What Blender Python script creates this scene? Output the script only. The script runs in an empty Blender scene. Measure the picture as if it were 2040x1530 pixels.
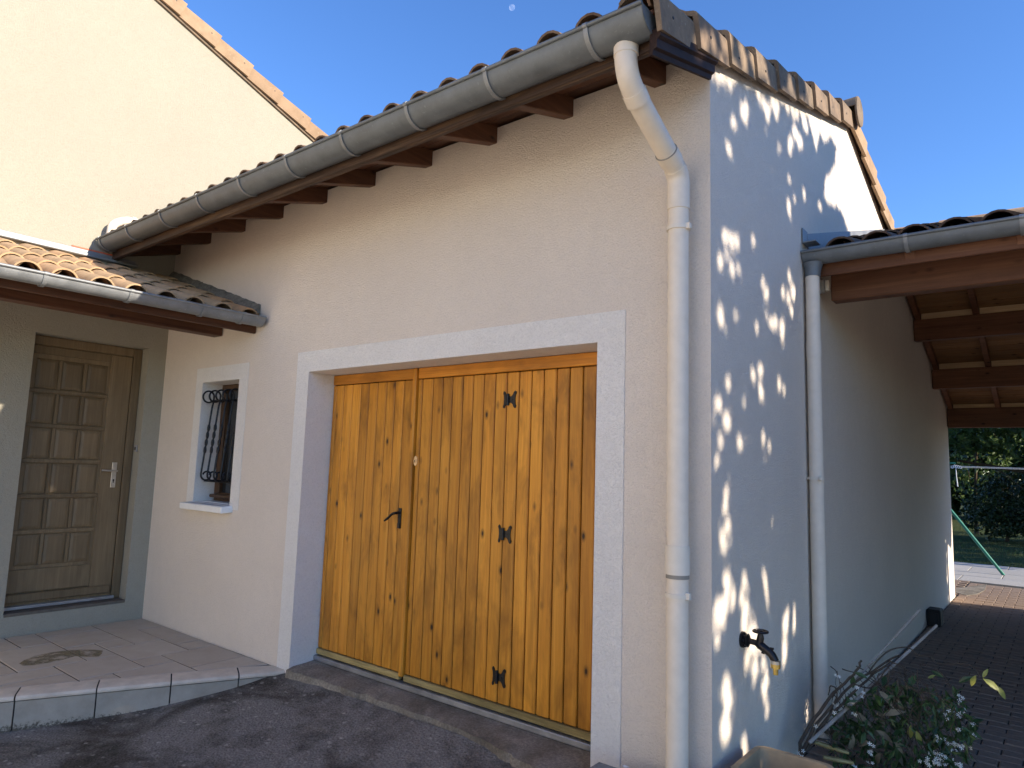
import bpy, math, random
from mathutils import Vector, Matrix, noise
random.seed(7)
rnd = random.Random(11)
R = math.radians
scene = bpy.context.scene
col = scene.collection

# ------------------------------------------------------------------ camera
FPX, IW, IH = 1367.479, 2040.0, 1530.0
CAM = Vector((1.19617, -2.88084, 1.6))
YAW, PITCH, ROLL = R(-38.83244), R(6.82642), R(1.81196)
_f = Vector((math.sin(YAW)*math.cos(PITCH), math.cos(YAW)*math.cos(PITCH), math.sin(PITCH)))
_r = Vector((math.cos(YAW), -math.sin(YAW), 0))
_u = _r.cross(_f)
C_R = math.cos(ROLL)*_r + math.sin(ROLL)*_u
C_U = -math.sin(ROLL)*_r + math.cos(ROLL)*_u
cd = bpy.data.cameras.new('camera')
cam = bpy.data.objects.new('camera', cd)
col.objects.link(cam)
cd.sensor_width = 36.0
cd.lens = FPX/IW*36.0
cd.clip_start, cd.clip_end = 0.05, 3000
m = Matrix((C_R, C_U, -_f)).transposed().to_4x4()
m.translation = CAM
cam.matrix_world = m
scene.camera = cam

def ray(px, py):
    return C_R*((px-IW/2)/FPX) + C_U*(-(py-IH/2)/FPX) + _f
def at(px, py, axis, val):
    """where the sight line through a photo pixel meets the plane axis = val (0 x, 1 y, 2 z)"""
    d = ray(px, py)
    return CAM + d*((val-CAM[axis])/d[axis])

# ------------------------------------------------------------------ sky, sun, exposure
SUN = Vector((2.5, 0.35, 1.0)).normalized()          # towards the sun
EL = math.asin(SUN.z)
w = bpy.data.worlds.new('World'); scene.world = w
w.use_nodes = True
nt = w.node_tree
bg = nt.nodes['Background']
sky = nt.nodes.new('ShaderNodeTexSky')
sky.sky_type = 'NISHITA'
sky.sun_disc = False
sky.sun_elevation = EL
sky.sun_rotation = math.atan2(SUN.x, SUN.y)
sky.altitude = 0
sky.air_density = 1.0
sky.dust_density = 0.0
sky.ozone_density = 5.0
hs = nt.nodes.new('ShaderNodeHueSaturation')
hs.inputs['Saturation'].default_value = 1.1
hs.inputs['Hue'].default_value = 0.508
nt.links.new(sky.outputs[0], hs.inputs['Color'])
nt.links.new(hs.outputs[0], bg.inputs[0])
bg.inputs[1].default_value = 0.105
sl = bpy.data.lights.new('sun', 'SUN')
sl.energy = 3.3
sl.angle = R(0.53)
sl.color = (1.0, 0.88, 0.71)
so = bpy.data.objects.new('sun', sl); col.objects.link(so)
so.rotation_euler = (-SUN).to_track_quat('-Z', 'Y').to_euler()
so.location = (20, 3, 12)
scene.view_settings.view_transform = 'Standard'
scene.view_settings.look = 'None'
scene.view_settings.exposure = 1.52
scene.view_settings.gamma = 1.0
scene.view_settings.use_curve_mapping = False

# ------------------------------------------------------------------ material helpers
class NB:
    def __init__(s, name, rough=0.85, metal=0.0, spec=0.3):
        s.m = bpy.data.materials.new(name); s.m.use_nodes = True
        s.t = s.m.node_tree; s.n = s.t.nodes
        s.b = s.n['Principled BSDF']
        s.b.inputs['Roughness'].default_value = rough
        s.b.inputs['Metallic'].default_value = metal
        s.b.inputs['Specular IOR Level'].default_value = spec
        s._tc = None
    def link(s, a, b): s.t.links.new(a, b)
    def node(s, t, **k):
        n = s.n.new(t)
        for a, v in k.items(): setattr(n, a, v)
        return n
    def tc(s, kind='Object', scale=(1, 1, 1), rand=0.0, loc=(0, 0, 0)):
        if kind == 'World':
            o = s.node('ShaderNodeNewGeometry').outputs['Position']
        else:
            o = s.node('ShaderNodeTexCoord').outputs[kind]
        if rand:
            oi = s.node('ShaderNodeObjectInfo')
            mu = s.node('ShaderNodeVectorMath', operation='MULTIPLY_ADD')
            cx = s.node('ShaderNodeCombineXYZ')
            for i in range(3): s.link(oi.outputs['Random'], cx.inputs[i])
            s.link(cx.outputs[0], mu.inputs[0])
            mu.inputs[1].default_value = (rand, rand*1.7, rand*2.3)
            s.link(o, mu.inputs[2]); o = mu.outputs[0]
        mp = s.node('ShaderNodeMapping')
        mp.inputs['Scale'].default_value = scale
        mp.inputs['Location'].default_value = loc
        s.link(o, mp.inputs[0])
        return mp.outputs[0]
    def noise(s, vec, scale=5, detail=4, rough=0.55, dist=0.0):
        n = s.node('ShaderNodeTexNoise')
        n.inputs['Scale'].default_value = scale; n.inputs['Detail'].default_value = detail
        n.inputs['Roughness'].default_value = rough; n.inputs['Distortion'].default_value = dist
        s.link(vec, n.inputs['Vector']); return n.outputs['Fac']
    def voro(s, vec, scale=5, feature='F1', out='Distance', rand=1.0):
        n = s.node('ShaderNodeTexVoronoi', feature=feature)
        n.inputs['Scale'].default_value = scale
        n.inputs['Randomness'].default_value = rand
        s.link(vec, n.inputs['Vector']); return n.outputs[out]
    def ramp(s, fac, stops, interp='LINEAR'):
        n = s.node('ShaderNodeValToRGB'); cr = n.color_ramp; cr.interpolation = interp
        while len(cr.elements) < len(stops): cr.elements.new(0.5)
        for e, (p, c) in zip(cr.elements, stops):
            e.position = p; e.color = (c if len(c) == 4 else (*c, 1)) if not isinstance(c, (int, float)) else (c, c, c, 1)
        s.link(fac, n.inputs[0]); return n.outputs[0]
    def mix(s, fac, a, b, mode='MIX'):
        n = s.node('ShaderNodeMix', data_type='RGBA', blend_type=mode)
        for i, v in ((0, fac), (6, a), (7, b)):
            if hasattr(v, 'node'): s.link(v, n.inputs[i])
            elif isinstance(v, (int, float)): n.inputs[i].default_value = v
            else: n.inputs[i].default_value = (*v, 1)
        return n.outputs[2]
    def math(s, op, a, b=0.0):
        n = s.node('ShaderNodeMath', operation=op)
        for i, v in enumerate((a, b)):
            if hasattr(v, 'node'): s.link(v, n.inputs[i])
            else: n.inputs[i].default_value = v
        return n.outputs[0]
    def rand(s): return s.node('ShaderNodeObjectInfo').outputs['Random']
    def color(s, c):
        if hasattr(c, 'node'): s.link(c, s.b.inputs['Base Color'])
        else: s.b.inputs['Base Color'].default_value = (*c, 1)
    def rough(s, r): s.link(r, s.b.inputs['Roughness'])
    def bump(s, h, strength=0.3, dist=0.01):
        n = s.node('ShaderNodeBump')
        n.inputs['Strength'].default_value = strength; n.inputs['Distance'].default_value = dist
        s.link(h, n.inputs['Height']); s.link(n.outputs[0], s.b.inputs['Normal'])

M = {}
def stucco(name, c, grain=115, strength=0.75, dist=0.005):
    b = NB(name, 0.93, spec=0.15)
    p = b.tc('World')
    big = b.noise(p, 1.1, 5, 0.6)
    mid = b.noise(p, 14, 4, 0.6)
    c1 = b.mix(b.ramp(big, [(0.3, 0.0), (0.7, 1.0)]), tuple(x*0.94 for x in c), tuple(min(1, x*1.03) for x in c))
    c2 = b.mix(b.ramp(mid, [(0.35, 0.0), (0.75, 0.35)]), c1, tuple(x*0.88 for x in c))
    b.color(c2)
    wv = b.noise(p, grain, 4, 0.65, 0.8)
    g2 = b.noise(p, grain*0.45, 3, 0.6, 1.0)
    h = b.math('ADD', b.ramp(wv, [(0.32, 0.0), (0.62, 1.0)]), b.math('MULTIPLY', g2, 0.8))
    c3 = b.mix(b.ramp(wv, [(0.33, 0.55), (0.52, 0.0)]), c2, tuple(x*0.80 for x in c))
    b.color(c3)
    b.bump(h, strength, dist)
    return b.m
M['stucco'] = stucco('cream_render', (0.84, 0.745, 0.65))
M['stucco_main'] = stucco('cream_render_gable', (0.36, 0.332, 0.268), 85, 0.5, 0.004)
M['stucco_white'] = stucco('white_render', (0.89, 0.855, 0.815), 95, 0.8, 0.0055)

def wood(name, base, dark, light, axis=2, rough=0.5, knots=True, spec=0.35, stain=0.5, grain=1.0, coord='World', knotc=None):
    b = NB(name, rough, spec=spec)
    sc = [26.0*grain]*3; sc[axis] = 1.1
    p = b.tc(coord, tuple(sc), rand=19.0)
    g = b.noise(p, 1.0, 7, 0.62, 0.9)
    sc2 = [95.0*grain]*3; sc2[axis] = 3.0
    fine = b.noise(b.tc(coord, tuple(sc2), rand=7.0), 1.0, 3, 0.6)
    c = b.ramp(g, [(0.25, dark), (0.5, base), (0.72, light)])
    c = b.mix(b.ramp(fine, [(0.35, 0.45), (0.65, 0.0)]), c, dark)
    st = [3.2]*3; st[axis] = 1.0
    s1 = b.noise(b.tc(coord, tuple(st), rand=5.0), 1.9, 4, 0.65, 0.4)
    c = b.mix(b.math('MULTIPLY', b.ramp(s1, [(0.47, 0.0), (0.72, 1.0)]), stain), c, tuple(x*0.42 for x in dark))
    if knots:
        kc = knotc or tuple(x*0.22 for x in dark)
        ks = [9.0]*3; ks[axis] = 4.6
        v = b.voro(b.tc(coord, tuple(ks), rand=31.0), 1.0)
        kk = b.ramp(v, [(0.05, 1.0), (0.09, 0.5), (0.17, 0.0)])
        c = b.mix(kk, c, kc)
    hv = b.node('ShaderNodeHueSaturation')
    hv.inputs['Saturation'].default_value = 1.0
    rv = b.rand()
    mr = b.node('ShaderNodeMapRange'); mr.inputs[3].default_value = 0.78; mr.inputs[4].default_value = 1.10
    b.link(rv, mr.inputs[0]); b.link(mr.outputs[0], hv.inputs['Value']); b.link(c, hv.inputs['Color'])
    b.color(hv.outputs[0])
    b.bump(b.math('ADD', g, b.math('MULTIPLY', fine, 0.6)), 0.25, 0.002)
    return b.m
M['pine'] = wood('varnished_pine', (0.68, 0.285, 0.028), (0.47, 0.175, 0.016), (0.77, 0.355, 0.046), 2, 0.42, True, 0.35, 0.8, knotc=(0.035, 0.014, 0.004))
M['pine_x'] = wood('varnished_pine_rail', (0.62, 0.24, 0.022), (0.42, 0.15, 0.013), (0.72, 0.31, 0.04), 0, 0.45, True, 0.4, 0.55, knotc=(0.04, 0.016, 0.004))
M['weathered'] = wood('weathered_yellow_board', (0.42, 0.32, 0.13), (0.20, 0.15, 0.06), (0.55, 0.45, 0.22), 0, 0.7, False, 0.2, 0.7)
M['oak'] = wood('olive_oak', (0.20, 0.138, 0.075), (0.145, 0.098, 0.052), (0.25, 0.178, 0.10), 2, 0.5, False, 0.35, 0.35, 1.6)
M['stain_x'] = wood('dark_stained_timber', (0.115, 0.045, 0.022), (0.055, 0.022, 0.012), (0.17, 0.075, 0.038), 0, 0.55, True, 0.35, 0.5)
M['stain_y'] = wood('dark_stained_rafter', (0.12, 0.048, 0.023), (0.06, 0.024, 0.013), (0.17, 0.075, 0.038), 1, 0.55, True, 0.35, 0.4)
M['fascia'] = wood('peeling_brown_fascia', (0.07, 0.036, 0.021), (0.022, 0.014, 0.010), (0.20, 0.12, 0.06), 0, 0.6, False, 0.35, 0.8, 0.8)
M['barge'] = wood('near_black_moulding', (0.04, 0.022, 0.016), (0.02, 0.012, 0.01), (0.065, 0.038, 0.028), 1, 0.65, False, 0.15, 0.4)
M['ceil'] = wood('carport_ceiling_pine', (0.31, 0.165, 0.075), (0.20, 0.10, 0.045), (0.38, 0.215, 0.10), 0, 0.6, True, 0.25, 0.3)
M['blocking'] = wood('sunlit_toned_blocking', (0.60, 0.42, 0.25), (0.45, 0.29, 0.16), (0.68, 0.5, 0.31), 0, 0.6, False, 0.25, 0.2)  # paler than the beams to imitate sun falling on these boards
M['beam'] = wood('carport_beam_timber', (0.19, 0.082, 0.042), (0.115, 0.048, 0.026), (0.25, 0.115, 0.06), 0, 0.6, True, 0.25, 0.4)
M['window_wood'] = wood('brown_window_wood', (0.10, 0.055, 0.028), (0.05, 0.026, 0.014), (0.15, 0.09, 0.05), 2, 0.5, False, 0.3, 0.3)

def zinc(name, c, rough=0.42, metal=0.75):
    b = NB(name, rough, metal, 0.4)
    p = b.tc('World')
    n1 = b.noise(p, 6, 5, 0.65); n2 = b.noise(p, 60, 3, 0.6)
    cc = b.mix(b.ramp(n1, [(0.3, 0.0), (0.7, 1.0)]), tuple(x*0.72 for x in c), tuple(x*1.15 for x in c))
    cc = b.mix(b.ramp(n2, [(0.62, 0.0), (0.78, 0.5)]), cc, tuple(min(1, x*1.7) for x in c))
    b.color(cc)
    b.rough(b.ramp(n1, [(0.2, rough-0.1), (0.8, rough+0.18)]))
    b.bump(n1, 0.08, 0.004)
    return b.m
M['zinc'] = zinc('weathered_zinc', (0.175, 0.195, 0.21), 0.5, 0.35)
M['zinc_light'] = zinc('pale_zinc', (0.25, 0.262, 0.275), 0.45, 0.35)
M['zinc_band'] = zinc('bright_zinc_band', (0.265, 0.28, 0.29), 0.42, 0.4)
M['alu'] = zinc('aluminium_strip', (0.42, 0.44, 0.48), 0.38, 0.8)
M['steel'] = zinc('brushed_nickel', (0.6, 0.58, 0.54), 0.3, 0.95)

def plain(name, c, rough=0.5, metal=0.0, spec=0.4, var=0.12, nscale=18, bump=0.05):
    b = NB(name, rough, metal, spec)
    p = b.tc('Object', rand=3.0)
    n = b.noise(p, nscale, 4, 0.6)
    b.color(b.mix(b.ramp(n, [(0.3, 0.0), (0.7, 1.0)]), tuple(x*(1-var) for x in c), tuple(min(1, x*(1+var)) for x in c)))
    b.bump(n, bump, 0.003)
    return b.m
M['pvc'] = plain('cream_pvc', (0.74, 0.655, 0.55), 0.55, spec=0.3, var=0.05)
M['pvc_white'] = plain('white_pvc', (0.72, 0.655, 0.56), 0.55, spec=0.3, var=0.04)
M['rubber'] = plain('grey_sealing_ring', (0.28, 0.26, 0.23), 0.7)
M['iron'] = plain('black_wrought_iron', (0.012, 0.012, 0.014), 0.42, 0.3, 0.5)
M['tapmetal'] = plain('dark_bronze', (0.035, 0.03, 0.03), 0.32, 0.7, 0.5)
M['brass'] = plain('worn_brass', (0.72, 0.50, 0.14), 0.3, 0.85, 0.5)
M['brass_pink'] = plain('copper_brass', (0.85, 0.58, 0.30), 0.4, 0.3, 0.5)
M['black'] = plain('matt_black_plastic', (0.012, 0.012, 0.013), 0.6)
M['dark_void'] = plain('dark_interior', (0.01, 0.009, 0.008), 0.9)
M['grey_plastic'] = plain('grey_plastic', (0.30, 0.29, 0.28), 0.5)
M['white_paint'] = plain('white_sill_paint', (0.80, 0.80, 0.79), 0.6, var=0.04)
M['red_paint'] = plain('red_mastic', (0.60, 0.13, 0.06), 0.6)
M['green_paint'] = plain('green_tube_paint', (0.02, 0.17, 0.12), 0.35)
M['cord'] = plain('white_cord', (0.72, 0.74, 0.74), 0.7)
M['mortar'] = None

def glass():
    b = NB('window_glass', 0.05, 0.0, 0.6)
    b.color((0.02, 0.022, 0.025)); return b.m
M['glass'] = glass()

def tile_mat(name, a, b_, c_, dark):
    b = NB(name, 0.88, spec=0.2)
    p = b.tc('Object', rand=13.0)
    n1 = b.noise(p, 7, 5, 0.65); n2 = b.noise(p, 38, 4, 0.6)
    cc = b.ramp(b.rand(), [(0.0, a), (0.5, b_), (1.0, c_)])
    cc = b.mix(b.ramp(n1, [(0.42, 0.0), (0.7, 0.75)]), cc, dark)
    cc = b.mix(b.ramp(n2, [(0.6, 0.0), (0.75, 0.4)]), cc, (0.45, 0.40, 0.30))
    b.color(cc); b.bump(n2, 0.25, 0.004)
    return b.m
M['tile'] = tile_mat('canal_tile_clay', (0.50, 0.29, 0.155), (0.54, 0.36, 0.21), (0.45, 0.31, 0.185), (0.27, 0.195, 0.12))
M['tile_old'] = tile_mat('darkened_roof_tile', (0.20, 0.115, 0.07), (0.24, 0.16, 0.10), (0.16, 0.10, 0.07), (0.075, 0.055, 0.045))
M['verge'] = tile_mat('verge_tile_clay', (0.22, 0.155, 0.108), (0.26, 0.19, 0.128), (0.19, 0.145, 0.105), (0.085, 0.07, 0.058))
M['verge_main'] = tile_mat('pale_verge_tile', (0.33, 0.225, 0.14), (0.36, 0.25, 0.16), (0.30, 0.20, 0.125), (0.23, 0.155, 0.095))
M['tile_dark'] = tile_mat('brown_carport_tile', (0.12, 0.075, 0.052), (0.155, 0.095, 0.065), (0.10, 0.068, 0.05), (0.05, 0.04, 0.036))

def mortar():
    b = NB('grey_mortar', 0.95, spec=0.1)
    p = b.tc('World'); n = b.noise(p, 30, 6, 0.7)
    b.color(b.ramp(n, [(0.3, (0.10, 0.095, 0.085)), (0.7, (0.24, 0.225, 0.20))]))
    b.bump(n, 0.8, 0.012); return b.m
M['mortar'] = mortar()

def asphalt():
    b = NB('old_asphalt', 0.92, spec=0.25)
    p = b.tc('World')
    fine = b.noise(p, 75, 5, 0.75); agg = b.voro(p, 70)
    big = b.noise(p, 1.7, 6, 0.62, 0.5)
    c = b.ramp(fine, [(0.35, (0.035, 0.029, 0.023)), (0.68, (0.12, 0.102, 0.083))])
    c = b.mix(b.ramp(big, [(0.38, 0.0), (0.56, 0.95)]), c, b.ramp(fine, [(0.3, (0.11, 0.10, 0.09)), (0.75, (0.36, 0.335, 0.30))]))
    moss = b.noise(b.tc('World', loc=(3, 1, 0)), 2.6, 5, 0.6)
    c = b.mix(b.ramp(moss, [(0.52, 0.0), (0.66, 0.75)]), c, (0.024, 0.022, 0.013))
    lv = b.voro(b.tc('World', (1, 1.3, 1)), 14)
    lm = b.math('MULTIPLY', b.ramp(lv, [(0.10, 1.0), (0.26, 0.0)]), b.ramp(b.noise(p, 3.3, 3, 0.5), [(0.44, 0.0), (0.58, 0.9)]))
    c = b.mix(b.math('MULTIPLY', lm, b.ramp(b.noise(p, 60, 3), [(0.3, 0.2), (0.7, 1.0)])), c, (0.48, 0.45, 0.39))
    sp = b.ramp(b.voro(p, 26), [(0.09, 1.0), (0.16, 0.0)])
    c = b.mix(b.math('MULTIPLY', b.math('MULTIPLY', sp, 0.75), b.ramp(b.noise(p, 9, 4, 0.6), [(0.45, 0.0), (0.65, 1.0)])), c, (0.45, 0.41, 0.35))
    b.color(c)
    b.bump(b.math('ADD', fine, b.math('MULTIPLY', agg, 0.8)), 0.7, 0.008)
    return b.m
M['asphalt'] = asphalt()
def concrete():
    b = NB('stained_concrete', 0.93, spec=0.2)
    p = b.tc('World')
    n = b.noise(p, 3.6, 6, 0.65, 0.3); f = b.noise(p, 70, 4, 0.75)
    c = b.ramp(n, [(0.32, (0.13, 0.108, 0.08)), (0.55, (0.30, 0.262, 0.212)), (0.72, (0.43, 0.38, 0.31))])
    c = b.mix(b.ramp(f, [(0.4, 0.5), (0.65, 0.0)]), c, (0.055, 0.05, 0.042))
    sp = b.ramp(b.voro(p, 26), [(0.03, 1.0), (0.06, 0.0)])
    c = b.mix(b.math('MULTIPLY', sp, 0.7), c, (0.45, 0.43, 0.38))
    b.color(c); b.bump(b.math('ADD', f, n), 0.6, 0.006); return b.m
M['concrete'] = concrete()
def porch_tile():
    b = NB('pinkish_beige_stone_tile', 0.6, spec=0.35)
    p = b.tc('World')
    n = b.noise(p, 4.5, 5, 0.6, 0.6); f = b.noise(p, 45, 4, 0.65)
    c = b.ramp(b.rand(), [(0.0, (0.46, 0.39, 0.315)), (0.5, (0.51, 0.44, 0.36)), (1.0, (0.53, 0.465, 0.385))])
    c = b.mix(b.ramp(n, [(0.4, 0.0), (0.75, 0.45)]), c, (0.40, 0.315, 0.235))
    c = b.mix(b.ramp(f, [(0.55, 0.0), (0.75, 0.25)]), c, (0.68, 0.59, 0.48))
    b.color(c); b.bump(f, 0.12, 0.003)
    b.rough(b.ramp(n, [(0.3, 0.5), (0.7, 0.72)])); return b.m
M['porch_tile'] = porch_tile()
M['nosing'] = plain('pale_stone_nosing', (0.60, 0.51, 0.41), 0.7, var=0.16, nscale=9)
def riser():
    b = NB('grey_stone_riser', 0.8, spec=0.25)
    p = b.tc('World'); n = b.noise(p, 7, 5, 0.65); f = b.noise(p, 60, 4, 0.7)
    c = b.ramp(n, [(0.3, (0.31, 0.275, 0.225)), (0.7, (0.41, 0.365, 0.305))])
    sx = b.node('ShaderNodeSeparateXYZ'); b.link(p, sx.inputs[0])
    splash = b.math('ADD', b.math('MULTIPLY', sx.outputs[2], -9.0), b.math('MULTIPLY', f, 1.3))
    b.color(b.mix(b.ramp(splash, [(0.62, 0.0), (0.85, 0.9)]), c, (0.07, 0.06, 0.045)))
    b.bump(f, 0.2, 0.004); return b.m
M['riser'] = riser()
M['grout'] = plain('dark_grout', (0.05, 0.042, 0.034), 0.95)
M['door_sill'] = plain('brown_grey_stone_sill', (0.125, 0.105, 0.085), 0.7, var=0.2)
def damp():
    b = NB('damp_mark', 0.4, spec=0.4)
    p = b.tc('World'); b.color((0.24, 0.195, 0.10))
    n = b.noise(p, 9, 5, 0.65)
    tp = b.node('ShaderNodeBsdfTransparent'); mx = b.node('ShaderNodeMixShader')
    b.link(b.ramp(n, [(0.36, 0.05), (0.58, 0.8)]), mx.inputs[0])
    b.link(tp.outputs[0], mx.inputs[1]); b.link(b.b.outputs[0], mx.inputs[2])
    b.link(mx.outputs[0], b.n['Material Output'].inputs[0]); return b.m
M['wet'] = damp()
def paver(name, a, b_, c_):
    b = NB(name, 0.9, spec=0.2)
    p = b.tc('Object', rand=17.0); n = b.noise(p, 30, 5, 0.65)
    c = b.ramp(b.rand(), [(0.0, a), (0.5, b_), (1.0, c_)])
    c = b.mix(b.ramp(n, [(0.4, 0.0), (0.75, 0.5)]), c, tuple(x*0.5 for x in a))
    b.color(c); b.bump(n, 0.3, 0.004); return b.m
M['paver'] = paver('brown_block_paver', (0.25, 0.185, 0.14), (0.29, 0.21, 0.16), (0.22, 0.17, 0.135))
M['slab'] = paver('pale_patio_slab', (0.38, 0.36, 0.33), (0.42, 0.40, 0.37), (0.35, 0.335, 0.31))
M['sand'] = plain('dark_joint_sand', (0.045, 0.04, 0.033), 0.97)
def lawn():
    b = NB('lawn_green', 0.95, spec=0.1)
    p = b.tc('World'); n = b.noise(p, 9, 6, 0.7); f = b.noise(p, 140, 3, 0.7)
    c = b.ramp(n, [(0.3, (0.04, 0.052, 0.017)), (0.7, (0.075, 0.088, 0.03))])
    c = b.mix(b.ramp(f, [(0.35, 0.6), (0.65, 0.0)]), c, (0.03, 0.04, 0.014))
    b.color(c); b.bump(f, 0.7, 0.02); return b.m
M['lawn'] = lawn()
def gravel():
    b = NB('pale_gravel', 0.95, spec=0.15)
    p = b.tc('World'); v = b.voro(p, 55, out='Color'); d = b.voro(p, 55)
    c = b.mix(0.35, (0.70, 0.60, 0.46), v, 'MULTIPLY')
    b.color(b.mix(0.6, c, (0.68, 0.58, 0.44))); b.bump(d, 0.7, 0.012); return b.m
M['gravel'] = gravel()
def leaf(name, a, b_, c_, trans=0.25, rough=0.45):
    b = NB(name, rough, spec=0.4)
    p = b.tc('World'); n = b.noise(p, 6.0, 3, 0.6); n2 = b.noise(p, 50.0, 2, 0.5)
    c = b.ramp(b.math('ADD', b.math('MULTIPLY', n, 0.7), b.math('MULTIPLY', n2, 0.35)), [(0.38, a), (0.53, b_), (0.68, c_)])
    b.color(c)
    tr = b.node('ShaderNodeBsdfTranslucent'); b.link(c, tr.inputs[0])
    mx = b.node('ShaderNodeMixShader'); mx.inputs[0].default_value = trans
    b.link(b.b.outputs[0], mx.inputs[1]); b.link(tr.outputs[0], mx.inputs[2])
    b.link(mx.outputs[0], b.n['Material Output'].inputs[0]); return b.m
M['leaf'] = leaf('broad_leaf', (0.028, 0.052, 0.014), (0.048, 0.09, 0.022), (0.085, 0.13, 0.035))
M['leaf_light'] = leaf('yellow_green_leaf', (0.06, 0.10, 0.022), (0.10, 0.15, 0.035), (0.15, 0.19, 0.05), 0.4)
M['leaf_dark'] = leaf('dark_shrub_leaf', (0.014, 0.028, 0.009), (0.026, 0.045, 0.013), (0.045, 0.065, 0.02), 0.15)
M['jas_leaf'] = leaf('jasmine_leaf', (0.028, 0.065, 0.024), (0.045, 0.092, 0.03), (0.07, 0.125, 0.04), 0.15, 0.35)
M['jas_yel'] = leaf('yellowing_leaf', (0.26, 0.30, 0.07), (0.34, 0.36, 0.10), (0.40, 0.38, 0.14), 0.3)
M['dry_leaf'] = leaf('dried_leaf', (0.13, 0.11, 0.075), (0.22, 0.19, 0.13), (0.32, 0.28, 0.19), 0.15, 0.8)
M['petal'] = plain('white_petal', (0.80, 0.80, 0.74), 0.6, var=0.03)
def bark(name, c):
    b = NB(name, 0.95, spec=0.15)
    p = b.tc('World', (14, 14, 3)); n = b.noise(p, 1.0, 6, 0.7, 0.6)
    b.color(b.ramp(n, [(0.3, tuple(x*0.45 for x in c)), (0.7, c)])); b.bump(n, 0.6, 0.01); return b.m
M['bark'] = bark('brown_bark', (0.11, 0.08, 0.055))
M['vine'] = bark('grey_vine_bark', (0.10, 0.078, 0.06))
M['cane'] = bark('bleached_cane', (0.42, 0.39, 0.35))
M['trough'] = plain('tan_composite_trough', (0.40, 0.285, 0.165), 0.75, var=0.22, nscale=7, bump=0.2)
M['stone'] = plain('grey_concrete_block', (0.22, 0.215, 0.205), 0.92, var=0.25, nscale=40, bump=0.5)
M['soil'] = plain('dry_soil', (0.06, 0.045, 0.03), 0.98, var=0.4, nscale=60, bump=0.8)
def moonmat():
    b = NB('moon_surface', 1.0, spec=0.0)
    p = b.tc('Object'); n = b.noise(p, 0.9, 3, 0.6)
    df = b.node('ShaderNodeBsdfDiffuse'); b.link(b.ramp(n, [(0.4, (0.05, 0.05, 0.05)), (0.6, (0.11, 0.11, 0.11))]), df.inputs[0])
    tp = b.node('ShaderNodeBsdfTransparent'); ad = b.node('ShaderNodeAddShader')
    b.link(df.outputs[0], ad.inputs[0]); b.link(tp.outputs[0], ad.inputs[1])
    b.link(ad.outputs[0], b.n['Material Output'].inputs[0]); return b.m
M['moon'] = moonmat()

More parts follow.
